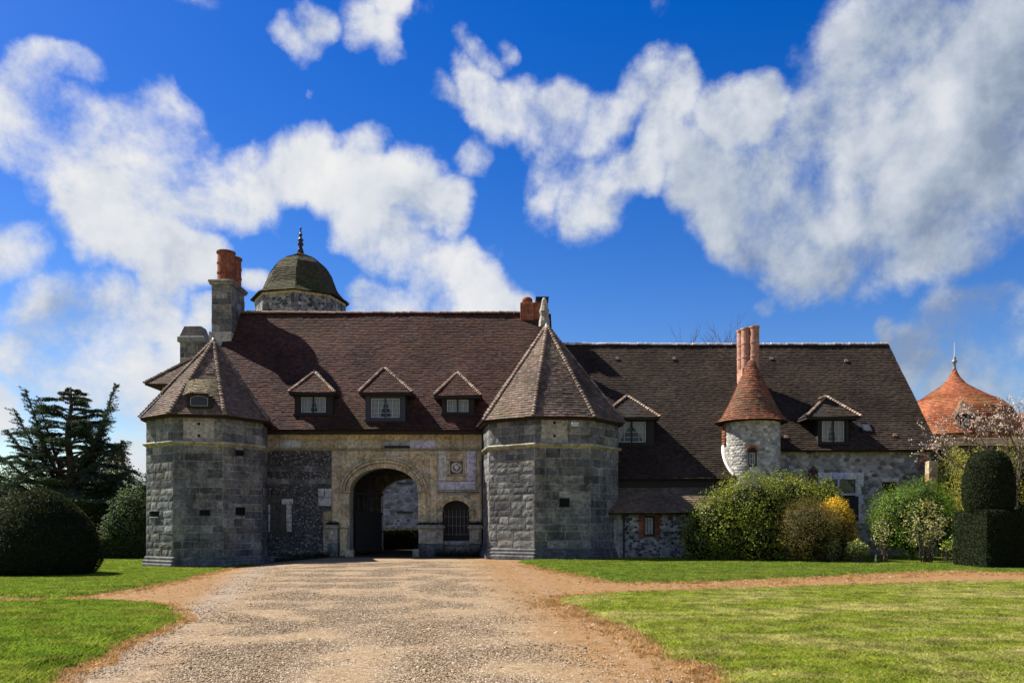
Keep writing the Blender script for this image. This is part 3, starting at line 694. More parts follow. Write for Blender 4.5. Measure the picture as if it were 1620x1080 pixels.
# ---- window helper: a part with frame, panes, curtains as sub-parts
def window(parent, x0, x1, z0, z1, y, cas=2, colsn=2, rows=3, frame='timber', bars='white_paint', curtain=True, depth=.25, name='window', pinch0=None):
    pinch0 = rnd.uniform(.25, .8) if pinch0 is None else pinch0
    mb = MB(); t = .055
    mb.box(x0, x1, y, y+.10, z1-t, z1); mb.box(x0, x1, y-.015, y+.10, z0, z0+t)
    mb.box(x0, x0+t, y+.002, y+.10, z0+t, z1-t); mb.box(x1-t, x1, y+.002, y+.10, z0+t, z1-t)
    w = mb.build(name, M[frame], parent)
    ix0, ix1, iz0, iz1 = x0+t, x1-t, z0+t, z1-t; cw = (ix1-ix0)/cas
    for c in range(cas):
        a, b = ix0 + c*cw + .012, ix0 + (c+1)*cw - .012; m2 = MB(); s = .028
        m2.box(a, a+s, y+.02, y+.06, iz0+.004, iz1-.004); m2.box(b-s, b, y+.02, y+.06, iz0+.004, iz1-.004)
        m2.box(a+s, b-s, y+.022, y+.06, iz0+.004, iz0+.004+s); m2.box(a+s, b-s, y+.022, y+.06, iz1-.004-s, iz1-.004)
        for q in range(1, colsn): xc = a + (b-a)*q/colsn; m2.box(xc-.009, xc+.009, y+.026, y+.055, iz0+s, iz1-s)
        for q in range(1, rows): zc = iz0 + (iz1-iz0)*q/rows; m2.box(a+s, b-s, y+.028, y+.053, zc-.009, zc+.009)
        m2.build('casement', M[bars], w)
        m3 = MB(); m3.face([(a+s, y+.042, iz0+s), (b-s, y+.042, iz0+s), (b-s, y+.042, iz1-s), (a+s, y+.042, iz1-s)]); m3.build('pane', M['glass'], w)
    if cas > 1:
        m2 = MB(); xc = (ix0+ix1)/2; m2.box(xc-.035, xc+.035, y-.012, y+.09, iz0, iz1); m2.build('mullion', M[frame], w)
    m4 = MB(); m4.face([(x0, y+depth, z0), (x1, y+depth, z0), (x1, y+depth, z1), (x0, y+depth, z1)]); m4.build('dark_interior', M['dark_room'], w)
    if curtain:
        xm = (ix0+ix1)/2; H_ = iz1-iz0
        for sgn, xe in ((1, ix0), (-1, ix1)):
            mc = MB(); nseg = 12; wid = (ix1-ix0)/2; prev = None
            for lev in range(9):
                v = lev/8; pinch = 1 - pinch0*min(1, max(0, v-.05)/.75)**(.7 + .6*pinch0) if v < .8 else 1 - pinch0*(.96 - .1*(v-.8))
                ring = [mc.vert((xe + sgn*wid*pinch*q/nseg, y + .13 + .02*math.sin(q*2.3), iz1 - H_*v)) for q in range(nseg+1)]
                if prev:
                    for q in range(nseg): mc.f.append([prev[q], prev[q+1], ring[q+1], ring[q]])
                prev = ring
            mc.build('curtain', M['curtain'], w)
    return w
def dormer(parent, plane, inv, Yfoot, Ytop, X0, X1, tipL, tipR, apex, cf, win, wkw, over=.28, label=None, back=1.0):
    # front stands where its foot meets the roof plane
    yf = 37.0
    for _ in range(60): yf += (plane(yf) < zz(Yfoot, yf)) * .03 - (plane(yf) > zz(Yfoot, yf)) * .03
    zf, zt = plane(yf), zz(Ytop, yf); x0, x1 = xx(X0, yf), xx(X1, yf); ye = yf - over
    zb = zf - .05; yb = inv(zt) + .15
    mb = MB(); t = .09
    mb.box(x0, x0+t, yf, yb, zb, zt); mb.box(x1-t, x1, yf, yb, zb, zt)              # cheeks
    wx0, wx1, wz0, wz1 = xx(win[0], yf), xx(win[1], yf), zz(win[3], yf), zz(win[2], yf)
    mb.box(x0+t, x1-t, yf+.012, yf+.16, zb, wz0); mb.box(x0+t, x1-t, yf+.012, yf+.16, wz1, zt)
    mb.box(x0+t, wx0, yf+.014, yf+.16, wz0, wz1); mb.box(wx1, x1-t, yf+.014, yf+.16, wz0, wz1)
    mb.box(x0-.05, x1+.05, yf-.09, yf+.008, wz0-.10, wz0-.03)                        # sill
    d = mb.build('dormer', M[wkw.get('frame', 'timber')], parent)
    if label: d['label'] = label
    window(d, wx0, wx1, wz0, wz1, yf+.03, **wkw)
    zl = zt + .02; TL = Vector((xx(tipL, ye), ye, zl)); TR = Vector((xx(tipR, ye), ye, zl)); ya = yf + back
    A = Vector((xx(apex[0], ya), ya, zz(apex[1], ya))); RB = Vector((A.x, inv(A.z) + .15, A.z)); yb2 = inv(zl) + .2
    BL_ = Vector((TL.x, yb2, zl)); BR = Vector((TR.x, yb2, zl)); m2 = MB()
    faces = ([TL, TR, A], [TR, BR, RB, A], [BL_, TL, A, RB])
    for f in faces: poly_tiles(m2, f, cf, gauge=.14, width=.165)
    for a, b in ((TL, A), (TR, A), (A, RB)): hip_tiles(m2, a, b, tint([(.30,.22,.16),(.24,.17,.12),(.36,.28,.21)]), .15, .07)
    r = m2.build('dormer_roof', M['tile'], d)
    m3 = MB()
    for f in faces: slab(m3, f, .05)
    m3.box(TL.x+.02, TR.x-.02, ye+.02, yb2-.05, zl-.13, zl-.05)
    m3.build('eave_board', M['timber'], d)
    return d

# ---- plane of each roof: (y, z) of eave and ridge
ME, MR = (37.45, 5.98), (43.0, 12.88)
WE, WR = (37.55, 5.02), (42.7, 11.11)
def mk(E_, R_):
    s = (R_[1]-E_[1])/(R_[0]-E_[0]); return (lambda y: E_[1] + s*(y-E_[0])), (lambda z: E_[0] + (z-E_[1])/s)
mpl, mpi = mk(ME, MR); wpl, wpi = mk(WE, WR)
DW = 38.0; MX0, MX1 = -15.1, 2.0

gate = thing('gatehouse', 'stone gatehouse with large arched gateway and steep red tiled roof between two towers', 'gatehouse', (-6.1, 38, 0))
AC, AS, AA, AB = xx(607.5, DW), zz(778, DW), 54.5*DW/F, 38.5*DW/F
DC, DS, DA, DB, DZ = xx(721.5, DW), zz(807, DW), 21.5*DW/F, 16*DW/F, zz(855, DW)
NX0, NX1, NZ0, NZ1 = xx(428, DW), xx(453, DW), zz(840, DW), zz(797, DW)
arch_hole = [(AC-AA, -.3)] + ell(AC, AS, AA, AB, 24) + [(AC+AA, -.3)]
outer = [(MX0, -.5), (AC-AA, -.5)] + [p for p in [(AC-AA, -.3)][:0]] + ell(AC, AS, AA, AB, 24) + [(AC+AA, -.5), (MX1, -.5), (MX1, 5.95), (MX0, 5.95)]
door_hole = [(DC-DA, DZ)] + ell(DC, DS, DA, DB, 14) + [(DC+DA, DZ)]
niche = [(NX0, NZ0), (NX0, NZ1), (NX1, NZ1), (NX1, NZ0)]
plate('front_wall', outer, [door_hole, niche], DW, .9, M['mortar'], gate)
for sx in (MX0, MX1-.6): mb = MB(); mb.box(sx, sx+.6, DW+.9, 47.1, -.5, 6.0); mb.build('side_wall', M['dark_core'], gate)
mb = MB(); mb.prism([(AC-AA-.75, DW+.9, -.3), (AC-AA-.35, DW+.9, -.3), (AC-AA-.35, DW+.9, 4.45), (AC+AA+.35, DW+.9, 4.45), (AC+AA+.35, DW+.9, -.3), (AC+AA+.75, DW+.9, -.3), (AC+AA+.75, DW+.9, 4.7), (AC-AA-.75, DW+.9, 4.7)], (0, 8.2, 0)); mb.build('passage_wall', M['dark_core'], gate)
plate('rear_wall', [(MX0, -.5), (AC-AA, -.5)] + ell(AC, AS, AA, AB, 20) + [(AC+AA, -.5), (MX1, -.5), (MX1, 5.9), (MX0, 5.9)], [], 47.1, .9, M['mortar'], gate)
for gx, nm in ((MX0, 1), (MX1-.45, 2)):
    mb = MB(); mb.prism([(gx, DW+.1, 5.9), (gx, 47.9, 5.9), (gx, 43, 12.65)], (.45, 0, 0)); mb.build('gable', M['render'], gate)
# roof
mb = MB(); mt = MB()
front = [(MX0, ME[0], ME[1]), (MX1+.1, ME[0], ME[1]), (MX1+.1, *MR), (MX0, *MR)]
back = [(MX1+.1, 48.6, ME[1]), (MX0, 48.6, ME[1]), (MX0, *MR), (MX1+.1, *MR)]
poly_tiles(mt, front, RED); slab(mb, front); slab(mb, back)
mroof = mb.build('roof', M['roof_under'], gate); stuff(mt.build('roof_tiles', M['tile'], mroof))
ridge_row(mroof, (MX0+.4, 43, 12.90), (MX1, 43, 12.89), M['ridge'], lambda t: -.03*math.sin(t*math.pi))
mb = MB(); mb.box(MX0, MX1, ME[0]+.06, DW+.02, 5.80, 5.90); mb.build('eave_board', M['timber'], gate)
# bands of stone across the front
zS = zz(711, DW); wx0, wx1 = xx(418, DW), xx(768, DW)
ashlar(gate, lambda x: M['beige_block'] if rnd.random() < .6 else M['pale_block'], (wx0, DW, 0), UX, FRONT, wx1-wx0, [.42, .46], (.7, 1.5), z0=zS+.06, proud=.025, holes=[(xx(608,DW)-wx0, xx(648,DW)-wx0, zz(709,DW), zz(704,DW))])
mb = MB(); mb.prism([(wx0, DW-.02, zS-.05), (wx0, DW-.13, zS+.01), (wx0, DW-.13, zS+.05), (wx0, DW-.02, zS+.055)], (wx1-wx0, 0, 0)); mb.build('string_course', M['cornice'], gate, bevel=.015)
mb = MB(); mb.box(xx(609,DW), xx(648,DW), DW-.10, DW-.02, zz(709,DW), zz(705,DW)); mb.build('slot_beam', M['timber'], gate)
# left bay: flint with stone bands and pale quoins
fx0, fx1 = xx(420, DW), xx(524, DW); bands = [(zz(746,DW), .30), (zz(764,DW)-.05, .27)]
holes = [(xx(423,DW), xx(464,DW), zz(845,DW), zz(786,DW)), (xx(503,DW), fx1, zz(800,DW), zz(766,DW)), (xx(511,DW), fx1, 0, zz(800,DW))] + [(fx0, fx1, z, z+h) for z, h in bands]
mb = MB(); mb.cur = (.06,.06,.055); mb.box(fx0, fx1, DW-.012, DW+.05, 0, zS-.06); mb.build('flint_bed', M['dark_core'], gate)
mb = MB(); rocks(mb, fx0, fx1, .02, zS-.08, DW-.012, .085, FLINT, holes); stuff(mb.build('flint', M['flint'], gate))
for z, h in bands: ashlar(gate, M['grey_block'], (fx0, DW, 0), UX, FRONT, fx1-fx0, [h], (.5, 1.0), z0=z, proud=.035, d=.1)
ashlar(gate, M['pale_block'], (xx(503,DW), DW, 0), UX, FRONT, xx(525,DW)-xx(503,DW), [.40, .44], (.5, .8), z0=zz(800,DW), proud=.04)
ashlar(gate, M['beige_block'], (xx(511,DW), DW, 0), UX, FRONT, xx(525,DW)-xx(511,DW), [.42]*5, (.3, .5), z0=.05, proud=.04)
for a, b in ((424, 428), (453, 462)):
    ashlar(gate, M['pale_block'], (xx(a,DW), DW, 0), UX, FRONT, xx(b,DW)-xx(a,DW), [.46, .42, .44], (.3, .5), z0=zz(841,DW), proud=.05)
put_block(gate, M['pale_block'], Vector((xx(455,DW), DW-.01, zz(793,DW))), UX, FRONT, .52, .12, .24)
mb = MB(); mb.box(NX0-.05, NX1+.05, DW+.3, DW+.35, NZ0-.05, NZ1+.05); mb.build('niche_dark_sheet', M['timber'], gate)  # dark sheet put behind the opening for its unlit inside
# ashlar of the gateway with the arch cut out
gx0, gx1 = xx(525, DW), xx(765, DW)
def span(za, zb):
    segs = [(0.0, gx1-gx0)]; zm = min(max(za, 0), zb)
    def cut(c, zs, a, b, z_low):
        if zb <= z_low: return None
        zq = max(za, zs)
        if zq >= zs + b: return None
        h = a*math.sqrt(max(0, 1-((zq-zs)/b)**2)) if zq > zs else a
        return (c-h-gx0, c+h-gx0)
    for ct in (cut(AC, AS, AA+.20, AB+.24, -1), cut(DC, DS, DA+.12, DB+.14, DZ)):
        if ct:
            out = []
            for s0, s1 in segs:
                if ct[1] <= s0 or ct[0] >= s1: out.append((s0, s1)); continue
                if ct[0] > s0: out.append((s0, ct[0]))
                if ct[1] < s1: out.append((ct[1], s1))
            segs = out
    return segs
panel = (xx(693,DW)-gx0, xx(755,DW)-gx0, zz(775,DW), zz(713,DW))
ashlar(gate, M['beige_block'], (gx0, DW, 0), UX, FRONT, gx1-gx0, [.42]*11 + [zS-.06-4.62], (.55, 1.15), holes=[panel], span=span, proud=.03, gap=.010)
voussoirs(gate, M['beige_block'], AC, AS, AA-.01, AB-.01, .19, .22, 15, DW-.05, DW+.35)
voussoirs(gate, M['beige_block'], AC, AS, AA+.21, AB+.24, .11, .13, 15, DW-.13, DW+.1, 'arch_moulding')
voussoirs(gate, M['beige_block'], AC, AS, AA+.34, AB+.39, .08, .09, 15, DW-.20, DW+.1, 'hood_moulding')
voussoirs(gate, M['beige_block'], DC, DS, DA-.01, DB-.01, .13, .15, 9, DW-.08, DW+.2)
voussoirs(gate, M['beige_block'], DC, DS, DA+.12, DB+.13, .10, .12, 9, DW-.13, DW+.05, 'arch_moulding')
for s in (-1, 1):                      # jambs of gate and door
    for (c, a, zs, zb, w, hs) in ((AC, AA, AS, 1.35, .40, [.52]*3), (DC, DA, DS, DZ, .22, [.46]*3)):
        z = zs
        for h in hs:
            h = (zs-zb)/len(hs); xa = c + s*(a + w/2 - .005)
            put_block(gate, M['beige_block'], Vector((xa, DW-.02, z-h/2)), UX, FRONT, w, .20, h-.012); z -= h
        m2 = MB(); xa, xb = sorted((c+s*(a-.06), c+s*(a+w+.02))); m2.box(xa, xb, DW-.19, DW+.02, zs-.045, zs+.045); m2.build('impost', M['cornice'], gate, bevel=.02)
def pedestal(Xa, Xb):
    xa, xb = xx(Xa, DW), xx(Xb, DW)
    for z, h, gw in ((.0, .62, .06), (.62, .70, 0)):
        put_block(gate, M['render'] if z else M['grey_block'], Vector(((xa+xb)/2, DW-.20, z+h/2)), UX, FRONT, xb-xa+gw, .55, h-.012, 'pedestal_block')
    m2 = MB(); m2.box(xa-.10, xb+.10, DW-.56, DW+.05, 1.32, 1.42); m2.box(xa-.05, xb+.05, DW-.51, DW+.05, 1.42, 1.50); m2.build('pedestal_cap', M['cornice'], gate, bevel=.03)
    m3 = MB()
    for _ in range(420):
        m3.cur = tuple(Vector((.035,.032,.018))*rnd.uniform(.5, 1.6)); c = Vector((rnd.uniform(xa-.06, xb+.04), DW-rnd.uniform(.02,.5), 1.5 + abs(rnd.gauss(0,.06)))); u = Vector((rnd.gauss(0,1), rnd.gauss(0,1), rnd.gauss(0,1))).normalized(); v = u.orthogonal().normalized()
        m3.face([c-u*.04, c-v*.025, c+u*.04, c+v*.025])
    stuff(m3.build('moss', M['leaf'], gate))
pedestal(522, 536); pedestal(664, 702); pedestal(744, 762)
put_block(gate, M['beige_block'], Vector((xx(545,DW), DW-.08, .68)), UX, FRONT, .34, .4, 1.3); put_block(gate, M['beige_block'], Vector((xx(558.5,DW), DW-.75, .14)), UX, FRONT, .34, .4, .36, 'guard_stone'); put_block(gate, M['render'], Vector((xx(660,DW), DW-.45, .16)), UX, FRONT, .3, .4, .38, 'guard_stone')
put_block(gate, M['grey_block'], Vector((DC, DW-.12, DZ-.12)), UX, FRONT, 1.5, .5, .22, 'door_sill'); put_block(gate, M['grey_block'], Vector((DC, DW-.10, .28)), UX, FRONT, 1.5, .3, .55, 'stone_block')
# pilaster strips, panel with the carved crest, cornice over the door
for Xa, Xb in ((526, 540), (680, 691), (756, 761)):
    ashlar(gate, M['beige_block'], (xx(Xa,DW), DW, 0), UX, FRONT, xx(Xb,DW)-xx(Xa,DW), [.55]*6+[zS-.06-1.52-3.3], (.4, .6), z0=1.52, proud=.075, d=.10, gap=.008)
for Xa, Xb, Ya, Yb in ((693.5,706.5,713,760), (738,752.5,713,760)): put_block(gate, M['pale_block'], Vector(((xx(Xa,DW)+xx(Xb,DW))/2, DW-.005, (zz(Ya,DW)+zz(Yb,DW))/2)), UX, FRONT, xx(Xb,DW)-xx(Xa,DW), .09, zz(Ya,DW)-zz(Yb,DW), 'panel_slab')
put_block(gate, M['pale_block'], Vector((xx(723,DW), DW-.005, zz(768,DW))), UX, FRONT, xx(753,DW)-xx(694,DW), .09, .40, 'panel_slab')
for Xa, Xb, Ya, Yb in ((707,738,713,726), (707,710,726,753), (735,738,726,753), (707,738,753,760)): put_block(gate, M['beige_block'], Vector(((xx(Xa,DW)+xx(Xb,DW))/2, DW-.02, (zz(Ya,DW)+zz(Yb,DW))/2)), UX, FRONT, xx(Xb,DW)-xx(Xa,DW)-.008, .1, zz(Ya,DW)-zz(Yb,DW)-.008)
crest = MB(); cx_, cz_, hw_ = xx(722.5,DW), zz(739.5,DW), .36
crest.box(cx_-hw_, cx_+hw_, DW-.02, DW+.04, cz_-hw_, cz_+hw_)
cr = crest.build('crest_panel', M['dark_core'], gate)
m2 = MB(); t = .05
m2.box(cx_-hw_, cx_+hw_, DW-.08, DW-.02, cz_+hw_-t, cz_+hw_); m2.box(cx_-hw_, cx_+hw_, DW-.08, DW-.02, cz_-hw_, cz_-hw_+t); m2.box(cx_-hw_, cx_-hw_+t, DW-.078, DW-.02, cz_-hw_+t, cz_+hw_-t); m2.box(cx_+hw_-t, cx_+hw_, DW-.078, DW-.02, cz_-hw_+t, cz_+hw_-t); m2.build('crest_frame', M['beige_block'], cr)
m2 = MB()
for k in range(34):                    # worn foliage carving round a shield
    an = k*6.283/17 + (.18 if k > 16 else 0); rr = .24 if k > 16 else .19; c = Vector((cx_ + math.cos(an)*rr*1.05, DW-.02, cz_ + math.sin(an)*rr)); s = rnd.uniform(.028, .05)
    m2.cur = (.30,.29,.26) ; m2.tube([c, c + Vector((0, -.05, 0))], [s, s*.4], 6)
m2.prism([(cx_-.10, DW-.02, cz_+.11), (cx_-.10, DW-.02, cz_-.02), (cx_, DW-.02, cz_-.13), (cx_+.10, DW-.02, cz_-.02), (cx_+.10, DW-.02, cz_+.11)], (0, -.06, 0)); m2.build('crest_carving', M['lime'], cr)
mb = MB(); mb.prism([(xx(692,DW), DW-.02, zz(779,DW)), (xx(692,DW), DW-.17, zz(777.5,DW)), (xx(692,DW), DW-.17, zz(775.5,DW)), (xx(692,DW), DW-.02, zz(774,DW))], (xx(757,DW)-xx(692,DW), 0, 0)); mb.build('door_cornice', M['cornice'], gate, bevel=.015)
# barred wicket door
mb = MB(); mb.prism([(x, DW+.28, z) for x, z in door_hole], (0, .06, 0)); dr = mb.build('wicket_door', M['timber'], gate)
for k in range(7):
    x = DC - DA*.86 + k*DA*.287; m2 = MB(); m2.box(x-.012, x+.012, DW+.22, DW+.25, DZ+.25, DS+.02); m2.build('iron_bar', M['bar'], dr)
for z in (DZ+.30, DZ+.72, DZ+1.15): m2 = MB(); m2.box(DC-DA*.92, DC+DA*.92, DW+.252, DW+.27, z-.014, z+.014); m2.build('iron_bar', M['bar'], dr)
mb = MB(); mb.tube([(xx(763.5,DW-.3), DW-.3, 5.8), (xx(763.5,DW-.3), DW-.3, .1)], .045, 8); mb.build('downpipe', M['iron'], gate, smooth=True)
# open wooden gate leaf with turned spindles
def leaf(hx, hy, ang, w, flip):
    d = Vector((math.cos(ang)*flip, math.sin(ang), 0)); n = Vector((d.y*flip, -d.x*flip, 0)); H0 = 2.05
    root = MB(); root.obox(Vector((hx, hy, 1.15)) + d*w/2, d, n, w, .06, .16); root.obox(Vector((hx, hy, H0)) + d*w/2, d, n, w, .10, .12); root.obox(Vector((hx, hy, 3.02)) + d*w/2, d, n, w, .10, .12); root.obox(Vector((hx, hy, .3)) + d*w/2, d, n, w, .06, .16)
    lf = root.build('gate_leaf', M['grey_timber'], gate)
    for k in range(6):
        m2 = MB(); m2.obox(Vector((hx, hy, 1.1)) + d*(w*(k+.5)/6) + n*(-.035), d, n, w/6-.012, .04, 1.9); m2.build('plank', M['grey_timber'], lf)
    for k in range(5):
        p = Vector((hx, hy, 0)) + d*(w*(k+.5)/5); m2 = MB(); m2.lathe(p.x, p.y, [(.05,H0+.05),(.05,H0+.15),(.03,H0+.18),(.065,H0+.38),(.07,H0+.55),(.05,H0+.75),(.03,H0+.80),(.05,H0+.84),(.05,H0+.92)], 8); m2.build('spindle', M['grey_timber'], lf, smooth=True)
    for k in range(11):
        p = Vector((hx, hy, H0+.05)) + d*(w*(k+.5)/11) - n*.06; m2 = MB(); m2.tube([p, p + Vector((0,0,.14))], [.02, .004], 5); m2.build('spike', M['iron'], lf)
leaf(AC-AA+.1, DW+.95, R(52), 1.75, 1); leaf(AC+AA-.08, DW+.95, R(84), 1.6, -1)
# dormers of the gatehouse roof
WK = dict(cas=2, colsn=2, rows=3, frame='timber')
dormer(gate, mpl, mpi, 657, 622, 466, 526, 456, 529, (498, 588), RED, (474, 517, 626, 654), dict(WK, frame='grey_timber'), label='dormer with grey weathered frame, leftmost on the gatehouse roof', back=1.1)
dormer(gate, mpl, mpi, 668, 622, 578, 641, 567, 652, (608, 581), RED, (585, 634, 628, 662), dict(WK, frame='blue_paint', rows=4), label='largest dormer in the middle of the gatehouse roof', back=1.25)
dormer(gate, mpl, mpi, 659, 627, 699, 750, 686, 761, (724, 589), RED, (705, 743, 630, 653), dict(WK, rows=2, pinch0=0.04), label='dormer beside the right tower with bright panes', back=1.1)  # drawn pale curtains added here to make the panes look bright

# ---- chimneys
def round_flues(parent, spots, z0, z1, r, mat, name='chimney_pot'):
    for (x, y, dz) in spots:
        m2 = MB(); h = z1+dz-z0; pr = [(r, z0)]
        for k in (.30, .62): pr += [(r, z0+h*k-.05), (r*1.07, z0+h*k-.04), (r*1.07, z0+h*k+.04), (r, z0+h*k+.05)]
        pr += [(r, z1+dz-.12), (r*1.12, z1+dz-.10), (r*1.12, z1+dz-.02), (r*.85, z1+dz), (r*.7, z1+dz), (r*.66, z1+dz-.3)]
        m2.lathe(x, y, pr, 18); m2.build(name, M[mat], parent)
cy0 = 41.6; cxa, cxb = xx(335, cy0), xx(366, cy0)
mb = MB(); mb.box(cxa, cxb, cy0, cy0+2.0, 8.6, zz(450, cy0)); mb.box(cxa-.12, cxb+.02, cy0-.08, cy0+2.08, 8.6, zz(522, cy0)-.1)
ch = mb.build('stone_chimney', M['mortar'], gate); hh = zz(450, cy0) - zz(535, cy0)
ashlar(ch, M['grey_block'], (cxa, cy0, 0), UX, FRONT, cxb-cxa, [hh/8]*8, (.35, .7), z0=zz(535, cy0)); ashlar(ch, M['grey_block'], (cxb, cy0, 0), (0,1,0), (1,0,0), 2.0, [hh/8]*8, (.35, .8), z0=zz(535, cy0)); ashlar(ch, M['grey_block'], (cxa, cy0+2, 0), (0,-1,0), (-1,0,0), 2.0, [hh/8]*8, (.5, .9), z0=zz(535, cy0))
mb = MB(); zt = zz(450, cy0); mb.box(cxa-.12, cxb+.12, cy0-.12, cy0+2.12, zt, zt+.10); mb.box(cxa-.16, cxb+.16, cy0-.16, cy0+2.16, zt+.10, zt+.24); mb.build('chimney_cap', M['grey_block'], ch, bevel=.03)
round_flues(ch, [(xx(352, cy0), cy0+.52, 0), (xx(354, cy0), cy0+1.35, -.05)], zt+.24, zz(393, cy0), .44, 'brick')
cy1 = 42.6; mb = MB(); x0, x1 = xx(823, cy1), xx(867, cy1); mb.box(x0, x0+.75, cy1, cy1+.8, 12.3, zz(478, cy1)); mb.box(x0+.75, x1, cy1+.05, cy1+.75, 12.3, zz(477, cy1)); ch2 = mb.build('brick_chimney', M['brick'], gate, bevel=.02)
mb = MB(); mb.lathe(x0+.38, cy1+.4, [(.30, zz(478,cy1)), (.28, zz(470,cy1)), (.2, zz(467.5,cy1))], 12); mb.build('chimney_cowl', M['brick'], ch2, smooth=True)
mb = MB(); zc = zz(477, cy1); mb.box(x1-.62, x1+.02, cy1, cy1+.8, zc, zc+.06); mb.box(x1-.60, x1-.52, cy1+.1, cy1+.7, zc+.06, zc+.2); mb.box(x1-.08, x1, cy1+.1, cy1+.7, zc+.06, zc+.2); mb.box(x1-.66, x1+.04, cy1, cy1+.8, zc+.2, zc+.27); mb.build('chimney_cover', M['iron'], ch2)
# weathered stone finial at the end of the roof
mb = MB(); fy = 41.6; fx = xx(861, fy); mb.lathe(fx, fy, [(.30, zz(517,fy)), (.28, zz(508,fy)), (.22, zz(500,fy)), (.27, zz(493,fy)), (.18, zz(484,fy)), (.12, zz(474,fy)), (.05, zz(471,fy))], 9); mb.build('gable_finial', M['render'], gate)

# ---- pavilion behind the left tower with its own hipped roof and chimney
pav = thing('rear_pavilion', 'small hipped roof and squat stone chimney behind the left tower', 'pavilion', (-17, 44, -.3))
px0, px1, py0, py1, pe = xx(256, 41.5), MX0, 41.6, 46.4, zz(607, 41.2)
mb = MB(); mb.box(px0, px1, py0, py1, -.6, pe-.05); mb.build('wall', M['render'], pav)
e = .55; A, B, C_, D_ = Vector((px0-.7, py0-e, pe)), Vector((px1, py0-e, pe)), Vector((px1, py1+e, pe)), Vector((px0-.7, py1+e, pe)); zr = zz(563, 44); r0, r1 = Vector((px0+.9, 44, zr)), Vector((px1, 44, zr))
mt = MB(); mb = MB()
for f in ([A, B, r1, r0], [D_, A, r0], [C_, D_, r0, r1]): poly_tiles(mt, f, CONE); slab(mb, f)
mb.box(A.x+.05, px1, A.y+.05, D_.y-.05, pe-.10, pe-.02); hip_tiles(mt, A, r0, CONE)
pr_ = mb.build('roof', M['roof_under'], pav); stuff(mt.build('roof_tiles', M['tile'], pr_)); ridge_row(pr_, r0, r1, M['ridge_grey'], step=.36)
qy = 44.4; qa, qb = xx(283, qy), xx(322, qy); mb = MB(); z1_, z2_, z3_ = zz(541, qy), zz(532, qy), zz(514, qy)
mb.box(qa+.06, qb-.06, qy, qy+1.1, zr-1.2, z1_); c_ = mb.build('stone_chimney', M['mortar'], pav)
ashlar(c_, M['grey_block'], (qa+.06, qy, 0), UX, FRONT, qb-qa-.12, [.28]*3, (.3, .6), z0=z1_-.86); ashlar(c_, M['grey_block'], (qb-.06, qy, 0), (0,1,0), (1,0,0), 1.1, [.28]*3, (.3, .6), z0=z1_-.86)
mb = MB(); mb.prism([(qa-.08, qy-.1, z1_), (qb+.08, qy-.1, z1_), (qb+.08, qy+1.2, z1_), (qa-.08, qy+1.2, z1_)], (0, 0, z2_-z1_)); mb.build('chimney_band', M['grey_block'], c_, bevel=.04)
mb = MB(); a = [(qa, qy, z2_), (qb, qy, z2_), (qb, qy+1.1, z2_), (qa, qy+1.1, z2_)]; b = [(qa+.20, qy+.2, z3_), (qb-.20, qy+.2, z3_), (qb-.20, qy+.9, z3_), (qa+.20, qy+.9, z3_)]
ia = [mb.vert(p) for p in a]; ib = [mb.vert(p) for p in b]; mb.f += [ib] + [[ia[i], ia[(i+1)%4], ib[(i+1)%4], ib[i]] for i in range(4)]; mb.build('chimney_hood', M['grey_block'], c_, bevel=.03)

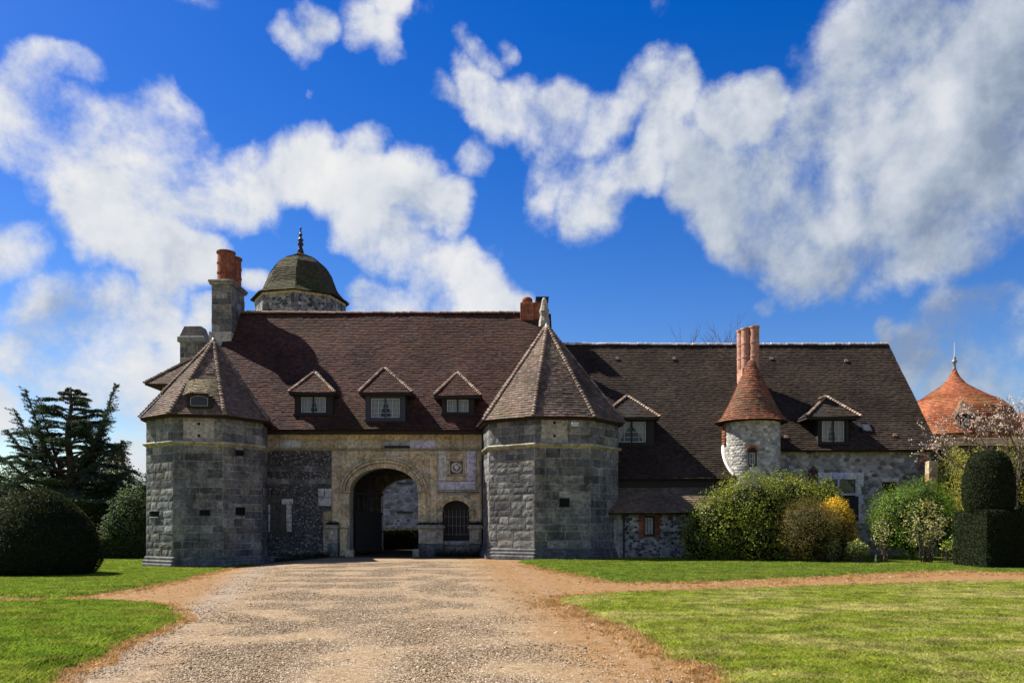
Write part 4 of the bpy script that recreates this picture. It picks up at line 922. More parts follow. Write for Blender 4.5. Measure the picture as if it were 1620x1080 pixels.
# ---- octagonal towers
def tower(label, cx, cy, Rr, th, zb, zs, ze, apex, over, holes, panel, cf):
    t = thing('octagonal_tower', label, 'tower', (cx, cy, zb)); T0 = R(th)
    core = MB(); core.lathe(cx, cy, [(Rr, zb-.3), (Rr, ze)], 8, T0); core_o = core.build('wall', M['mortar'], t)
    m2 = MB(); m2.lathe(cx, cy, [(Rr+.20, zb-.3), (Rr+.20, zb+.16), (Rr+.15, zb+.20), (Rr+.16, zb+.30), (Rr+.09, zb+.34), (Rr+.10, zb+.44), (Rr+.03, zb+.50)], 8, T0); m2.build('plinth', M['grey_block'], t, bevel=.012)
    m2 = MB(); m2.lathe(cx, cy, [(Rr, zs-.10), (Rr+.07, zs-.05), (Rr+.16, zs), (Rr+.17, zs+.06), (Rr+.03, zs+.11)], 8, T0); m2.build('string_course', M['cornice'], t, bevel=.01)
    V_ = [Vector((cx + Rr*math.sin(T0+k*math.pi/4), cy - Rr*math.cos(T0+k*math.pi/4), 0)) for k in range(8)]
    for k in range(8):
        a, b = V_[k], V_[(k+1) % 8]; u = (b-a).normalized(); n = u.cross(Vector((0,0,1))); mid = (a+b)/2
        if n.y > .42: continue
        W = (b-a).length; hl = []
        for (X, Y, w, h) in holes:                       # loopholes given in photo pixels
            d = pdir(X, Y); d = d/d.y; tt = mid.dot(n)/d.dot(n) if abs(d.dot(n)) > .02 else 0
            q = d*tt; uu = (q-a).dot(u)
            if n.dot(-d) > .1 and .1 < uu < W-.1:
                z = EYE + d.z*tt; ww = w*tt/F/max(.45, n.dot(-d)); h2 = h*tt/F; hl.append((uu-ww/2, uu+ww/2, z-h2/2, z+h2/2))
        c1 = []; z = zb+.50
        while z < zs-.14: h = min(rnd.uniform(.26, .40), zs-.10-z); h = h if zs-.10-z-h > .15 else zs-.10-z; c1.append(h); z += h
        ashlar(t, M['grey_block'], a, u, n, W, c1, (.42, .95), holes=hl, z0=zb+.50)
        hp = []
        if panel:
            d = pdir(panel[0], panel[1]); d = d/d.y; tt = mid.dot(n)/d.dot(n); uu = (d*tt-a).dot(u)
            if n.dot(-d) > .1 and 0 < uu < W:
                pw = panel[2]*tt/F/n.dot(-d)/2; pz0, pz1 = EYE + (HOR-panel[4])*tt/F, EYE + (HOR-panel[3])*tt/F; p0, p1 = max(.02, uu-pw), min(W-.02, uu+pw); hp = [(p0, p1, pz0, pz1)]
                m2 = MB(); m2.obox(a + u*((p0+p1)/2) + Vector((0,0,(pz0+pz1)/2)) + n*.0, u, n, p1-p0-.02, .08, pz1-pz0-.02); pn = m2.build('rendered_panel', M['render'], t)
                for zq in (.85, .18): m2 = MB(); c = a + u*((p0+p1)/2) + Vector((0,0,pz0+(pz1-pz0)*zq)) + n*.03; m2.tube([c, c + n*.025], .06, 8); m2.build('vent_hole', M['dark_room'], pn)
        ashlar(t, M['grey_block'], a, u, n, W, [(ze-zs-.12)/3]*3, (.45, .95), holes=hp, z0=zs+.12)
        for (a0, a1, b0, b1) in hl:                        # dark recess with a thick stone surround left open
            m2 = MB(); c = a + u*((a0+a1)/2) + Vector((0,0,(b0+b1)/2)); m2.obox(c + n*.006, u, n, a1-a0, .02, b1-b0); m2.build('loophole', M['dark_room'], t)
            for du, dz_, ww, h2 in ((0, (b1-b0)/2-.01, a1-a0, .05), (0, -(b1-b0)/2+.01, a1-a0, .05)): put_block(t, M['grey_block'], c + u*du + Vector((0,0,dz_)) + n*.02, u, n, ww, .1, h2)
    Re = Rr + over; E_ = [Vector((cx + Re*math.sin(T0+k*math.pi/4), cy - Re*math.cos(T0+k*math.pi/4), ze-.02)) for k in range(8)]; Ap = Vector(apex); mt = MB(); mb = MB()
    for k in range(8):
        f = [E_[k], E_[(k+1) % 8], Ap]; slab(mb, f, .07)
        if ((E_[k]+E_[(k+1)%8])/2).y < cy + Re*.75: poly_tiles(mt, f, cf)
        hip_tiles(mt, E_[k], Ap, tint([(.20,.145,.11),(.26,.20,.155),(.16,.12,.09)]), .16, .075)
    mb.lathe(cx, cy, [(Re-.06, ze-.14), (Re-.06, ze-.07)], 8, T0)
    r = mb.build('roof', M['roof_under'], t); stuff(mt.build('roof_tiles', M['tile'], r))
    m2 = MB(); m2.lathe(Ap.x, Ap.y, [(.17, Ap.z-.22), (.10, Ap.z-.02), (.05, Ap.z+.10)], 8); m2.build('apex_cap', M['lead'], r, smooth=True)
    return t
Lcx, Lcy, Rcx, Rcy = -13.69, 36.0, 1.71, 36.6
lt = tower('octagonal grey stone tower left of the gateway, with an eyebrow window in its roof', Lcx, Lcy, 2.6, 33, -.34, zz(700, 33.4), 6.15, (xx(338, 36), 36, zz(538, 36)), .30,
  [(245,813,15,11),(324,811,17,11),(380,808,15,15),(379,717,13,11),(353.5,779,7,7)], (315, 680, 50, 666, 694), CONE)
rt = tower('octagonal grey stone tower right of the gateway, lit along its left side', Rcx, Rcy, 3.15, 31, 0.0, zz(704, 33.6), 6.08, (xx(865, 36.6), 36.6, zz(515, 36.6)), .30,
  [(893,795,16,16)], (877, 680, 42, 664, 695), CONE)
# eyebrow window in the left tower's roof
def eyebrow():
    # facet plane between the front vertices
    T0 = R(33); a = [Vector((Lcx + 2.9*math.sin(T0+k*math.pi/4), Lcy - 2.9*math.cos(T0+k*math.pi/4), 6.13)) for k in (7, 0)]; Ap = Vector((xx(338,36), 36, zz(538,36)))
    n = (a[1]-a[0]).cross(Ap-a[0]).normalized(); u = (a[1]-a[0]).normalized(); nh = Vector((n.x, n.y, 0)).normalized()
    if abs(n.y) < .2: return
    d = pdir(318, 636); d = d/d.y; tt = ((a[0]-Vector((0,0,EYE))).dot(n))/d.dot(n); c = Vector((0,0,EYE)) + d*tt; k = tt/F
    w, h = 38*k, 20*k; f = c + nh*.35; mb = MB(); 
    prof = [(-w/2, -h*.5), (w/2, -h*.5), (w/2, h*.34), (w/4, h*.52), (0, h*.58), (-w/4, h*.52), (-w/2, h*.34)]
    mb.prism([f + u*x + Vector((0,0,z)) for x, z in prof], -nh*1.0); e_ = mb.build('eyebrow_dormer', M['timber'], lt)
    win = [(-w*.33, -h*.38), (w*.33, -h*.38), (w*.33, h*.22), (w*.16, h*.36), (0, h*.40), (-w*.16, h*.36), (-w*.33, h*.22)]
    m2 = MB(); m2.face([f + nh*.015 + u*x + Vector((0,0,z)) for x, z in win]); m2.build('pane', M['blue_paint'], e_)
    m2 = MB(); L_ = len(win)
    for i in range(L_):
        p, q = win[i], win[(i+1) % L_]; m2.tube([f + nh*.03 + u*p[0] + Vector((0,0,p[1])), f + nh*.03 + u*q[0] + Vector((0,0,q[1]))], .022, 6)
    m2.build('window_frame', M['lead'], e_)
    mt = MB(); top = [(-w*.62, h*.36), (-w*.3, h*.62), (0, h*.70), (w*.3, h*.62), (w*.62, h*.36)]
    sl = Vector((0,0,1))*.62 - nh*.78
    for i in range(4):
        p, q = top[i], top[i+1]; A_ = f + nh*.16 + u*p[0] + Vector((0,0,p[1])); B_ = f + nh*.16 + u*q[0] + Vector((0,0,q[1])); poly_tiles(mt, [A_, B_, B_ + sl*1.15 + Vector((0,0,.62*(top[2][1]-q[1]))) , A_ + sl*1.15 + Vector((0,0,.62*(top[2][1]-p[1])))], tint([(.20,.16,.10),(.17,.135,.085),(.23,.18,.115)], (.14,.12,.05), .1))
    mt.build('dormer_roof', M['tile'], e_)
eyebrow()
# floodlight under the right tower's eaves
fl = thing('floodlight', 'small pale floodlight fixed under the right tower eaves', 'lamp', P(910, 672, 33.0))
p = P(910, 672, 33.35); mb = MB(); mb.box(p.x-.16, p.x+.16, p.y-.10, p.y+.10, p.z-.10, p.z+.10); hb = mb.build('housing', M['lead'], fl, bevel=.02)
mb = MB(); mb.box(p.x-.13, p.x+.13, p.y-.108, p.y-.102, p.z-.07, p.z+.07); mb.build('lens', M['white_paint'], fl); mb = MB(); mb.box(p.x-.03, p.x+.03, p.y+.10, p.y+.75, p.z-.02, p.z+.02); mb.build('bracket', M['iron'], fl)

# ---- the long wing on the right
wing = thing('long_wing', 'long low wing with a dark brown roof right of the towers', 'house', (12, 38, 0))
WX0, WX1, TX, TY, TR_ = MX1 + .1, xx(1488, WE[0]), xx(1189, 37.2), 37.2, 1.27
mb = MB(); mt = MB(); ys = 36.35
up = [(WX0, WE[0], WE[1]), (WX1, WE[0], WE[1]), (WX1, *WR), (WX0, *WR)]; low = [(WX0, ys, wpl(ys)), (TX+.9, ys, wpl(ys)), (TX+.9, WE[0], WE[1]), (WX0, WE[0], WE[1])]; bk = [(WX1, 47.9, WE[1]), (WX0, 47.9, WE[1]), (WX0, *WR), (WX1, *WR)]
for f in (up, low): poly_tiles(mt, f, BROWN); slab(mb, f)
slab(mb, bk)
lean = [(WX0, 35.05, 2.02), (TX+.3, 35.05, 2.02), (TX+.3, ys+.25, 3.22), (WX0, ys+.25, 3.22)]; poly_tiles(mt, lean, tint([(.15,.105,.072),(.125,.09,.064),(.17,.12,.085)])); slab(mb, lean, .07)
wroof = mb.build('roof', M['roof_under'], wing); stuff(mt.build('roof_tiles', M['tile'], wroof))
ridge_row(wroof, (WX0, 42.7, 11.13), (WX1, 42.7, 11.12), M['ridge_grey'], lambda t: -.03*math.sin(t*math.pi), step=.42)
mb = MB(); mb.box(TX, WX1-.25, DW, DW+.5, -.5, 5.3); mb.box(WX1-.7, WX1-.22, DW+.5, 47.4, -.5, 5.3); mb.prism([(WX1-.7, DW+.2, 5.25), (WX1-.7, 47.2, 5.25), (WX1-.7, 42.7, 10.9)], (.45, 0, 0)); mb.box(TX, WX1-.25, 46.9, 47.4, -.5, 5.2); mb.build('wall', M['mortar'], wing)
mb = MB(); mb.box(WX0, TX+.2, 35.5, 36.0, -.5, 2.35); mb.build('lean_to_wall', M['mortar'], wing); mb = MB(); mb.box(WX0, TX, ys+.22, ys+.35, 2.4, 3.7); mb.build('upstand_board', M['timber'], wing)
bw = (1296, 1366, 747, 835); sw = (1393, 1419, 757, 779); lw = (1012, 1042, 813, 852)
mb = MB(); rocks(mb, TX+1.1, WX1-.3, .1, 4.95, DW, .21, RUBBLE, [(xx(bw[0],DW), xx(bw[1],DW), zz(bw[3],DW), zz(bw[2],DW)), (xx(sw[0],DW), xx(sw[1],DW), zz(sw[3],DW), zz(sw[2],DW))], 1.25); stuff(mb.build('rubble_stones', M['flint'], wing))
mb = MB(); rocks(mb, 4.9, TX, .05, 2.25, 35.5, .15, RUBBLE + FLINT[:3], [(xx(lw[0],35.5), xx(lw[1],35.5), zz(lw[3],35.5), zz(lw[2],35.5))], 1.2); stuff(mb.build('rubble_stones', M['flint'], wing))
# lean-to window with brick jambs
for Xa in (1011, 1036):
    for k in range(7): put_block(wing, M['brick'], Vector((xx(Xa+4,35.5), 35.47, zz(851,35.5) + .08 + k*.15)), UX, FRONT, .20 if k % 2 else .26, .10, .135, 'brick')
window(wing, xx(1017,35.5), xx(1036,35.5), zz(848,35.5), zz(815,35.5), 35.46, cas=1, colsn=3, rows=1, frame='timber', bars='timber', curtain=False, depth=.05)
# large mullioned window in pale stone, with one shutter
for (Xa, Xb, Ya, Yb) in ((1293,1316,747,758),(1316,1340,747,758),(1340,1366,747,758),(1352,1365,758,770),(1352,1361,770,783),(1352,1365,783,797),(1352,1361,797,811),(1352,1368,811,828),(1293,1301,758,775),(1293,1299,775,800)):
    put_block(wing, M['pale_block'], Vector(((xx(Xa,DW)+xx(Xb,DW))/2, DW-.04, (zz(Ya,DW)+zz(Yb,DW))/2)), UX, FRONT, xx(Xb,DW)-xx(Xa,DW)-.01, .16, zz(Ya,DW)-zz(Yb,DW)-.01)
for (Xa, Xb, Ya, Yb, nm) in ((1324,1327,758,828,'stone_mullion'),(1301,1324,780,783.5,'stone_transom'),(1327,1352,780,783.5,'stone_transom')):
    m2 = MB(); m2.box(xx(Xa,DW), xx(Xb,DW), DW-.10, DW+.04, zz(Yb,DW), zz(Ya,DW)); m2.build(nm, M['pale_block'], wing, bevel=.012)
m2 = MB(); m2.box(xx(1300,DW), xx(1353,DW), DW-.012, DW-.004, zz(830,DW), zz(757,DW)); m2.build('dark_interior', M['dark_room'], wing)
for Xa, Xb, Ya, Yb in ((1301,1324,758,780),(1327,1352,758,780)):
    m2 = MB(); m2.face([(xx(Xa,DW), DW-.03, zz(Yb,DW)), (xx(Xb,DW), DW-.03, zz(Yb,DW)), (xx(Xb,DW), DW-.03, zz(Ya,DW)), (xx(Xa,DW), DW-.03, zz(Ya,DW))]); m2.build('pane', M['glass'], wing)
m2 = MB(); m2.box(xx(1329,DW), xx(1355,DW), DW-.22, DW-.16, zz(824,DW), zz(785,DW)); sh = m2.build('shutter', M['timber'], wing)
for k in range(5):
    m2 = MB(); z = zz(824,DW) + .14 + k*.22; m2.box(xx(1347,DW), xx(1351,DW), DW-.23, DW-.221, z, z+.10); m2.build('shutter_slot', M['grey_timber'], sh)
put_block(wing, M['pale_block'], Vector((xx(1407,DW), DW-.04, zz(759,DW))), UX, FRONT, .80, .14, .18, 'lintel')
window(wing, xx(1396,DW), xx(1417,DW), zz(779,DW), zz(762,DW), DW-.06, cas=1, colsn=2, rows=1, bars='timber', curtain=False, depth=.055)
mb = MB(); mb.tube([(xx(987,35.4), 35.38, 2.0), (xx(987,35.4), 35.38, .05)], .035, 8); mb.build('downpipe', M['grey_timber'], wing)
dormer(wing, wpl, wpi, 707, 661, 968, 1035, 950, 1044, (992, 626), BROWN, (975, 1024, 665, 701), dict(WK, rows=4), label='dormer with draped curtains in the shadow of the right tower', back=1.2)
dormer(wing, wpl, wpi, 704, 660, 1294, 1342, 1276, 1362, (1307, 627), BROWN, (1299, 1338, 664, 700), dict(WK, rows=4), label='dormer with draped curtains right of the round turret', back=1.2)
def on_roof(X, Y):
    y = 40.0
    for _ in range(200): y += .02 if wpl(y) < zz(Y, y) else -.02
    return Vector((xx(X, y), y, wpl(y)))
nW = Vector((0, -(WR[1]-WE[1]), WR[0]-WE[0])).normalized(); vW = Vector((0, WR[0]-WE[0], WR[1]-WE[1])).normalized()
c = on_roof(1368, 677); mb = MB(); w, h = .50, .66
for (u0, u1, v0, v1) in ((-w/2, w/2, -h/2, -h/2+.07), (-w/2, w/2, h/2-.07, h/2), (-w/2, -w/2+.07, -h/2+.07, h/2-.07), (w/2-.07, w/2, -h/2+.07, h/2-.07)):
    mb.prism([c + UX*a + vW*b for a, b in ((u0, v0), (u1, v0), (u1, v1), (u0, v1))], nW*.12)
sk = mb.build('skylight', M['timber'], wing); mb = MB(); mb.prism([c + UX*a + vW*b for a, b in ((-w/2+.07, -h/2+.07), (w/2-.07, -h/2+.07), (w/2-.07, h/2-.07), (-w/2+.07, h/2-.07))], nW*.085); mb.build('pane', plain('skylight_glass', (.04,.05,.07), .15, .5, vary=.1, bump=0), sk)
for X, Y in ((1066,568),(1220,569),(1338,572),(1243,692),(1415,690),(976,568)):
    c = on_roof(X, Y); mb = MB(); mb.cur = (.12,.085,.06); mb.prism([c + UX*a + vW*b for a, b in ((-.10, -.09), (.10, -.09), (.06, .12), (-.06, .12))], nW*.10); mb.build('vent_tile', M['tile'], wroof)

# ---- round stair turret with its conical roof
tur = thing('round_turret', 'round pale stone stair turret with a red conical roof on the wing', 'turret', (TX, TY, 0))
ze = zz(661, TY-.9); za = zz(570, TY)
mb = MB(); mb.lathe(TX, TY, [(TR_, -.3), (TR_, ze+.1)], 40); mb.build('wall', M['render'], tur, smooth=False)
mb = MB(); wa = math.asin((xx(1189.5, 36) - TX)/TR_)
def tcurve(s, z):
    a = s/TR_; return Vector((TX + TR_*math.sin(a), TY - TR_*math.cos(a), z)), Vector((math.cos(a), math.sin(a), 0)), Vector((math.sin(a), -math.cos(a), 0))
rocks(mb, -2.1, 2.1, 2.0, ze-.12, 0, .155, PALERUB, [(wa*TR_-.26, wa*TR_+.26, zz(739,36), zz(703,36))], 1.25, curve=tcurve); stuff(mb.build('rubble_stones', M['flint'], tur))
tp = [(TR_+.36, ze-.12), (TR_+.06, ze+.20), (TR_-.22, ze+.72), (TR_-.55, ze+1.45), (TR_-.85, ze+2.1), (.13, za)]
mt = MB(); CT = tint([(.20,.07,.034),(.165,.063,.034),(.125,.060,.037),(.23,.085,.043),(.10,.058,.038)], (.12,.085,.05), .0, 1.2); tile_rev(mt, TX, TY, tp, CT, .13, .16, .03)
mb = MB(); mb.lathe(TX, TY, [(.3, ze-.16), (TR_+.30, ze-.15)] + [(max(.05, r-.025), z-.02) for r, z in tp], 32); rf = mb.build('roof', M['roof_under'], tur); stuff(mt.build('roof_tiles', M['tile'], rf))
wy = TY - TR_*math.cos(wa); wxc = TX + TR_*math.sin(wa)
tw = window(tur, wxc-.19, wxc+.19, zz(737,36), zz(714,36), wy-.07, cas=1, colsn=2, rows=2, bars='white_paint', curtain=False, depth=.06)
mb = MB(); zs_ = zz(714,36); mb.prism([(x, wy-.05, z) for x, z in ell(wxc, zs_, .19, .17, 10)], (0, .04, 0)); mb.build('arch_board', M['timber'], tw)
for k in range(9):
    t0, t1 = math.pi*k/9+.02, math.pi*(k+1)/9-.02; m2 = MB(); m2.prism([(x, wy-.02, z) for x, z in ell(wxc, zs_, .20, .18, 2, t0, t1)] + [(x, wy-.02, z) for x, z in ell(wxc, zs_, .30, .28, 2, t0, t1)[::-1]], (0, -.06, 0)); m2.build('brick', M['brick'], tw)
pts = []                                       # lime fillet where the catslide roof meets the turret
for k in range(40):
    a = R(-112 + k*3.0); y = TY - TR_*math.cos(a); zq = wpl(y) if y > ys else wpl(ys)
    pts.append(Vector((TX + (TR_+.02)*math.sin(a), y, zq + .05)))
pts = [p for p in pts if p.y > ys+.02]
mb = MB(); mb.tube(pts, .075, 6); mb.build('lime_fillet', M['lime'], tur, smooth=True)
for k in range(7): put_block(tur, M['brick'], Vector((TX-TR_-.03, TY-.1, ze-.30-.13*k)), (.35,-.9,0), (-.9,-.35,0), .24, .14, .11, 'brick')
cyc = 40.2; zb_ = wpl(cyc-.4)-.3; c0 = xx(1186, cyc)
mb = MB(); mb.box(c0-.50, c0+.36, cyc-.45, cyc+.5, zb_-.4, zz(585,cyc)); cc = mb.build('brick_chimney', M['pale_brick'], tur)
round_flues(cc, [(c0+.15, cyc-.28, 0), (c0-.20, cyc-.05, -.03), (c0-.30, cyc+.35, -.05), (c0+.12, cyc+.3, -.02)], zz(586,cyc), zz(518,cyc), .235, 'pale_brick')

# ---- domed tower behind the ridge
dm = thing('domed_tower', 'octagonal stone tower with a dark mossy dome behind the ridge', 'tower', (xx(476,62), 62, 0)); dcx, dcy = xx(475.5, 62), 62.0; dR = 3.45
T1 = R(8); k_ = 62/F; zE = zz(467, 60.5); mb = MB(); mb.lathe(dcx, dcy, [(dR, 0), (dR, zE)], 8, T1); mb.build('wall', M['mortar'], dm)
Vd = [Vector((dcx + dR*math.sin(T1+k*math.pi/4), dcy - dR*math.cos(T1+k*math.pi/4), 0)) for k in range(8)]; mb = MB()
for k in range(8):
    a, b = Vd[k], Vd[(k+1) % 8]; u = (b-a).normalized(); n = u.cross(Vector((0,0,1)))
    if n.y < .1: rocks(mb, .3, (b-a).length-.3, zE-3.2, zE-.3, 0, .26, FLINT + RUBBLE, [], 1.1, u=u, O=a, n=n)
stuff(mb.build('rubble_stones', M['flint'], dm))
for k in range(8):
    a, b = Vd[k], Vd[(k+1) % 8]; u = (b-a).normalized(); n = u.cross(Vector((0,0,1)))
    if n.y < .1:
        ashlar(dm, M['beige_block'], a, u, n, (b-a).length, [.3], (.6, 1.1), z0=zE-.32)
        for s_ in (0, (b-a).length-.3): ashlar(dm, M['grey_block'], a + u*s_, u, n, .3, [.36]*6, (.3, .4), z0=zE-2.5)
pr = [(3.78, zE-.12), (3.25, zE+.25), (2.85, zE+.75), (2.62, zE+1.3), (2.38, zE+1.95), (1.95, zE+2.6), (1.35, zE+3.1), (.7, zE+3.4), (.30, zE+3.62), (.16, zE+3.85)]
mb = MB(); mb.lathe(dcx, dcy, [(.5, zE-.16)] + [(r-.02, z-.015) for r, z in pr], 8, T1); drf = mb.build('roof', M['roof_under'], dm)
mt = MB(); CD = tint([(.075,.062,.042),(.06,.052,.038),(.09,.072,.05)], (.055,.062,.018), .25, .5)
for k in range(8):                              # eight curved faces, tiled course by course
    for i in range(len(pr)-1):
        f = lambda r, z, q: Vector((dcx + r*math.sin(T1+q*math.pi/4), dcy - r*math.cos(T1+q*math.pi/4), z))
        if math.cos(T1+(k+.5)*math.pi/4) < -.35: continue
        poly_tiles(mt, [f(*pr[i], k), f(*pr[i], k+1), f(*pr[i+1], k+1), f(*pr[i+1], k)], CD, gauge=.17, width=.19)
stuff(mt.build('roof_tiles', M['tile'], drf))
zf_ = zE + 3.8; mb = MB(); mb.lathe(dcx, dcy, [(.26, zf_-.1), (.20, zf_+.2), (.12, zf_+.42), (.20, zf_+.5), (.24, zf_+.62), (.14, zf_+.78), (.22, zf_+.9), (.22, zf_+.98), (.10, zf_+1.06), (.10, zf_+1.25), (.17, zf_+1.34), (.08, zf_+1.42), (.05, zf_+1.75), (.10, zf_+1.85), (.03, zf_+1.95)], 10); mb.build('finial', M['iron'], dm, smooth=True)
# courtyard house seen through the gateway
ct = thing('courtyard_house', 'grey house wall across the courtyard, seen through the arched gateway', 'house', (-8, 60, 0))
mb = MB(); mb.box(-20, 4, 61.2, 61.8, -.5, 7.5); cwall = mb.build('wall', M['pale_block'], ct); mb = MB(); rocks(mb, -10.8, -6.2, .1, 7, 61.2, .3, PALERUB, [], 1.3); stuff(mb.build('rubble_stones', M['flint'], ct))
rf_ = [(-20, 60.7, 7.4), (4, 60.7, 7.4), (4, 64, 11), (-20, 64, 11)]; mb = MB(); slab(mb, rf_, .15); mb.build('roof', M['roof_under'], ct)
for z in (2.4, 4.6): mb = MB(); x = xx(640, 61); mb.box(x-.6, x+.6, 61.05, 61.2, z, z+.12); mb.build('sill', M['grey_block'], ct)

# ---- red dovecote on the right
dv = thing('dovecote', 'round dovecote with an onion shaped red tiled roof and spire', 'dovecote', (xx(1510,62), 62, 0)); vx, vy = xx(1510, 62), 62.0
s_ = 62/F/2.84; zA = zz(582, 62); prof = [(20,40),(48,75),(92,106),(138,136),(182,158),(222,196),(246,240),(258,290),(272,318)]
pr = [(r*s_, zA - h*s_) for r, h in prof][::-1] + [(.10, zA)]
mb = MB(); mb.lathe(vx, vy, [(pr[0][0]-.35, 0), (pr[0][0]-.35, pr[0][1]+.1)], 32); mb.build('wall', M['brick'], dv)
mb = MB(); mb.lathe(vx, vy, [(.5, pr[0][1]-.05)] + [(max(.04, r-.03), z-.015) for r, z in pr], 32); vr = mb.build('roof', M['roof_under'], dv)
mt = MB(); CV = tint([(.29,.088,.036),(.25,.076,.034),(.32,.11,.046),(.22,.072,.038),(.28,.105,.054)], (.24,.145,.042), -.1, .5); tile_rev(mt, vx, vy, pr, CV, .19, .21, .03); stuff(mt.build('roof_tiles', M['tile'], vr))
mb = MB(); mb.lathe(vx, vy, [(.22, zA-.45), (.12, zA+.02), (.10, zA+.35), (.20, zA+.45), (.20, zA+.55), (.08, zA+.66), (.14, zA+.76), (.03, zA+.9), (.02, zA+2.0)], 9); mb.build('spire', M['lead'], vr, smooth=True)
# its dormer
q = P(1527, 668, 62-3.9); mb = MB(); mb.box(q.x-.55, q.x+.55, q.y-.3, q.y+1.6, q.z-.35, q.z+.62); dd = mb.build('dormer', M['timber'], dv)
mt = MB(); tl, tr_, ap = q + Vector((-.85,-.55,.55)), q + Vector((.85,-.55,.55)), q + Vector((0,.5,1.75)); bl_, br_ = q + Vector((-.85,1.8,.55)), q + Vector((.85,1.8,.55)); rb = q + Vector((0,1.9,1.75))
for f in ([tl, tr_, ap], [tr_, br_, rb, ap], [bl_, tl, ap, rb]): poly_tiles(mt, f, tint([(.15,.09,.055),(.19,.11,.07)]))
mt.build('dormer_roof', M['tile'], dd); mb = MB(); mb.box(q.x-.28, q.x+.1, q.y-.32, q.y-.29, q.z-.2, q.z+.3); mb.build('pane', M['lead'], dd)
# ---- garden wall and far barn beside it
gw = thing('garden_wall', 'long wall with mossy tiled coping right of the wing', 'wall', (30, 47, 0)); a, b, y = WX1+.2, 34.0, 46.0; z1 = zz(703, y)
mb = MB(); mb.box(a, b, y, y+.5, -.5, z1); mb.build('wall', M['dark_core'], gw); mt = MB(); poly_tiles(mt, [(a, y-.35, z1-.1), (b, y-.35, z1-.1), (b, y+.25, z1+.42), (a, y+.25, z1+.42)], tint([(.11,.075,.05),(.09,.065,.045)], (.10,.085,.03), .2)); mt.build('coping_tiles', M['tile'], gw)
mb = MB(); slab(mb, [(a, y-.35, z1-.1), (b, y-.35, z1-.1), (b, y+.25, z1+.42), (a, y+.25, z1+.42)], .06); slab(mb, [(b, y+.9, z1-.1), (a, y+.9, z1-.1), (a, y+.25, z1+.42), (b, y+.25, z1+.42)], .06); mb.build('coping', M['roof_under'], gw)
bn = thing('far_barn', 'pinkish brown barn roof behind the blossom at the right edge', 'barn', (44, 68, 0)); mt = MB(); mb = MB(); f = [(xx(1597,66), 66, zz(700,66)), (62, 66, zz(700,66)), (62, 71, zz(652,71)), (xx(1597,66), 71, zz(652,71))]
poly_tiles(mt, f, tint([(.30,.17,.12),(.26,.15,.11)]), gauge=.25, width=.3); slab(mb, f); mb.box(xx(1597,66)+.3, 62, 66.4, 76, -.5, zz(701,66)); mb.prism([(xx(1597,66)+.3, 66.4, 7.5), (xx(1597,66)+.3, 76, 7.5), (xx(1597,66)+.3, 71, zz(654,71))], (.3, 0, 0)); br0 = mb.build('wall', M['render'], bn); stuff(mt.build('roof_tiles', M['tile'], bn))
gp = thing('gate_pier', 'pinkish stone pier standing among shrubs at the wing corner', 'pier', (xx(1474,36.5), 36.5, 0)); zt = zz(729, 36.5)
for k in range(7): put_block(gp, M['pale_brick'] if k % 3 else M['beige_block'], Vector((xx(1474,36.5), 36.5, (k+.5)*zt/7)), UX, FRONT, .40, .40, zt/7-.01)

# ------------------------------------------------------------------ trees and shrubs
def unit(v): return v / np.maximum(np.linalg.norm(v, axis=1, keepdims=True), 1e-9)
def leaf_mesh(name, C, size, cols, parent, mat='leaf', aspect=.5, nrm=None, jit=1.0, along=None):
    """one folded diamond per point"""
    n = len(C); C = np.asarray(C); size = np.broadcast_to(size, (n,))
    nv = nrg.normal(0, 1, (n, 3))
    if nrm is not None: nv = nrm + nv*jit*.6
    nv = unit(nv); u = nrg.normal(0, 1, (n, 3)) if along is None else along + nrg.normal(0, .35, (n, 3))
    u = unit(u - nv*np.sum(u*nv, 1, keepdims=True)); w = np.cross(nv, u); s = (size*nrg.uniform(.6, 1.3, n))[:, None]
    V = np.stack([C - u*s*.5, C + w*s*aspect*.5 + nv*s*.08, C + u*s*.5, C - w*s*aspect*.5 + nv*s*.08], 1).reshape(-1, 3)
    i = np.arange(n)*4; Fq = np.concatenate([np.stack([i, i+1, i+2], 1), np.stack([i, i+2, i+3], 1)])
    o = link(name, np_mesh(name, V, Fq, np.repeat(cols, 4, 0)), M[mat], parent); return o
def pick(pal, n, var=.25, patch=None):
    pal = np.array(pal); c = pal[nrg.integers(0, len(pal), n)] * nrg.uniform(1-var, 1+var, (n, 1)); return c
def shell(lobes, n, inner=.55, zmin=0.0):
    """points spread through a union of ellipsoids, denser to the outside, with an uneven outline"""
    out = []; lob = np.array(lobes, float); vol = lob[:,3]*lob[:,4]*lob[:,5]; k = nrg.choice(len(lob), n*2, p=vol/vol.sum())
    d = unit(nrg.normal(0, 1, (n*2, 3))); r = (nrg.uniform(inner**3, 1, n*2))**(1/3)
    bump = np.array([noise.noise(Vector(v)*2.6 + Vector((float(q)*3.1, 0, 0))) for v, q in zip(d, k)])*.26 + np.array([noise.noise(Vector(v)*6.5 + Vector((float(q), 7, 0))) for v, q in zip(d, k)])*.20
    stray = nrg.uniform(0, 1, n*2) < .035; bump = np.where(stray, bump + nrg.uniform(0, .17, n*2), bump)
    p = lob[k,:3] + d*lob[k,3:6]*(r*(1+bump))[:,None]; ok = p[:,2] > zmin; return p[ok][:n], d[ok][:n]
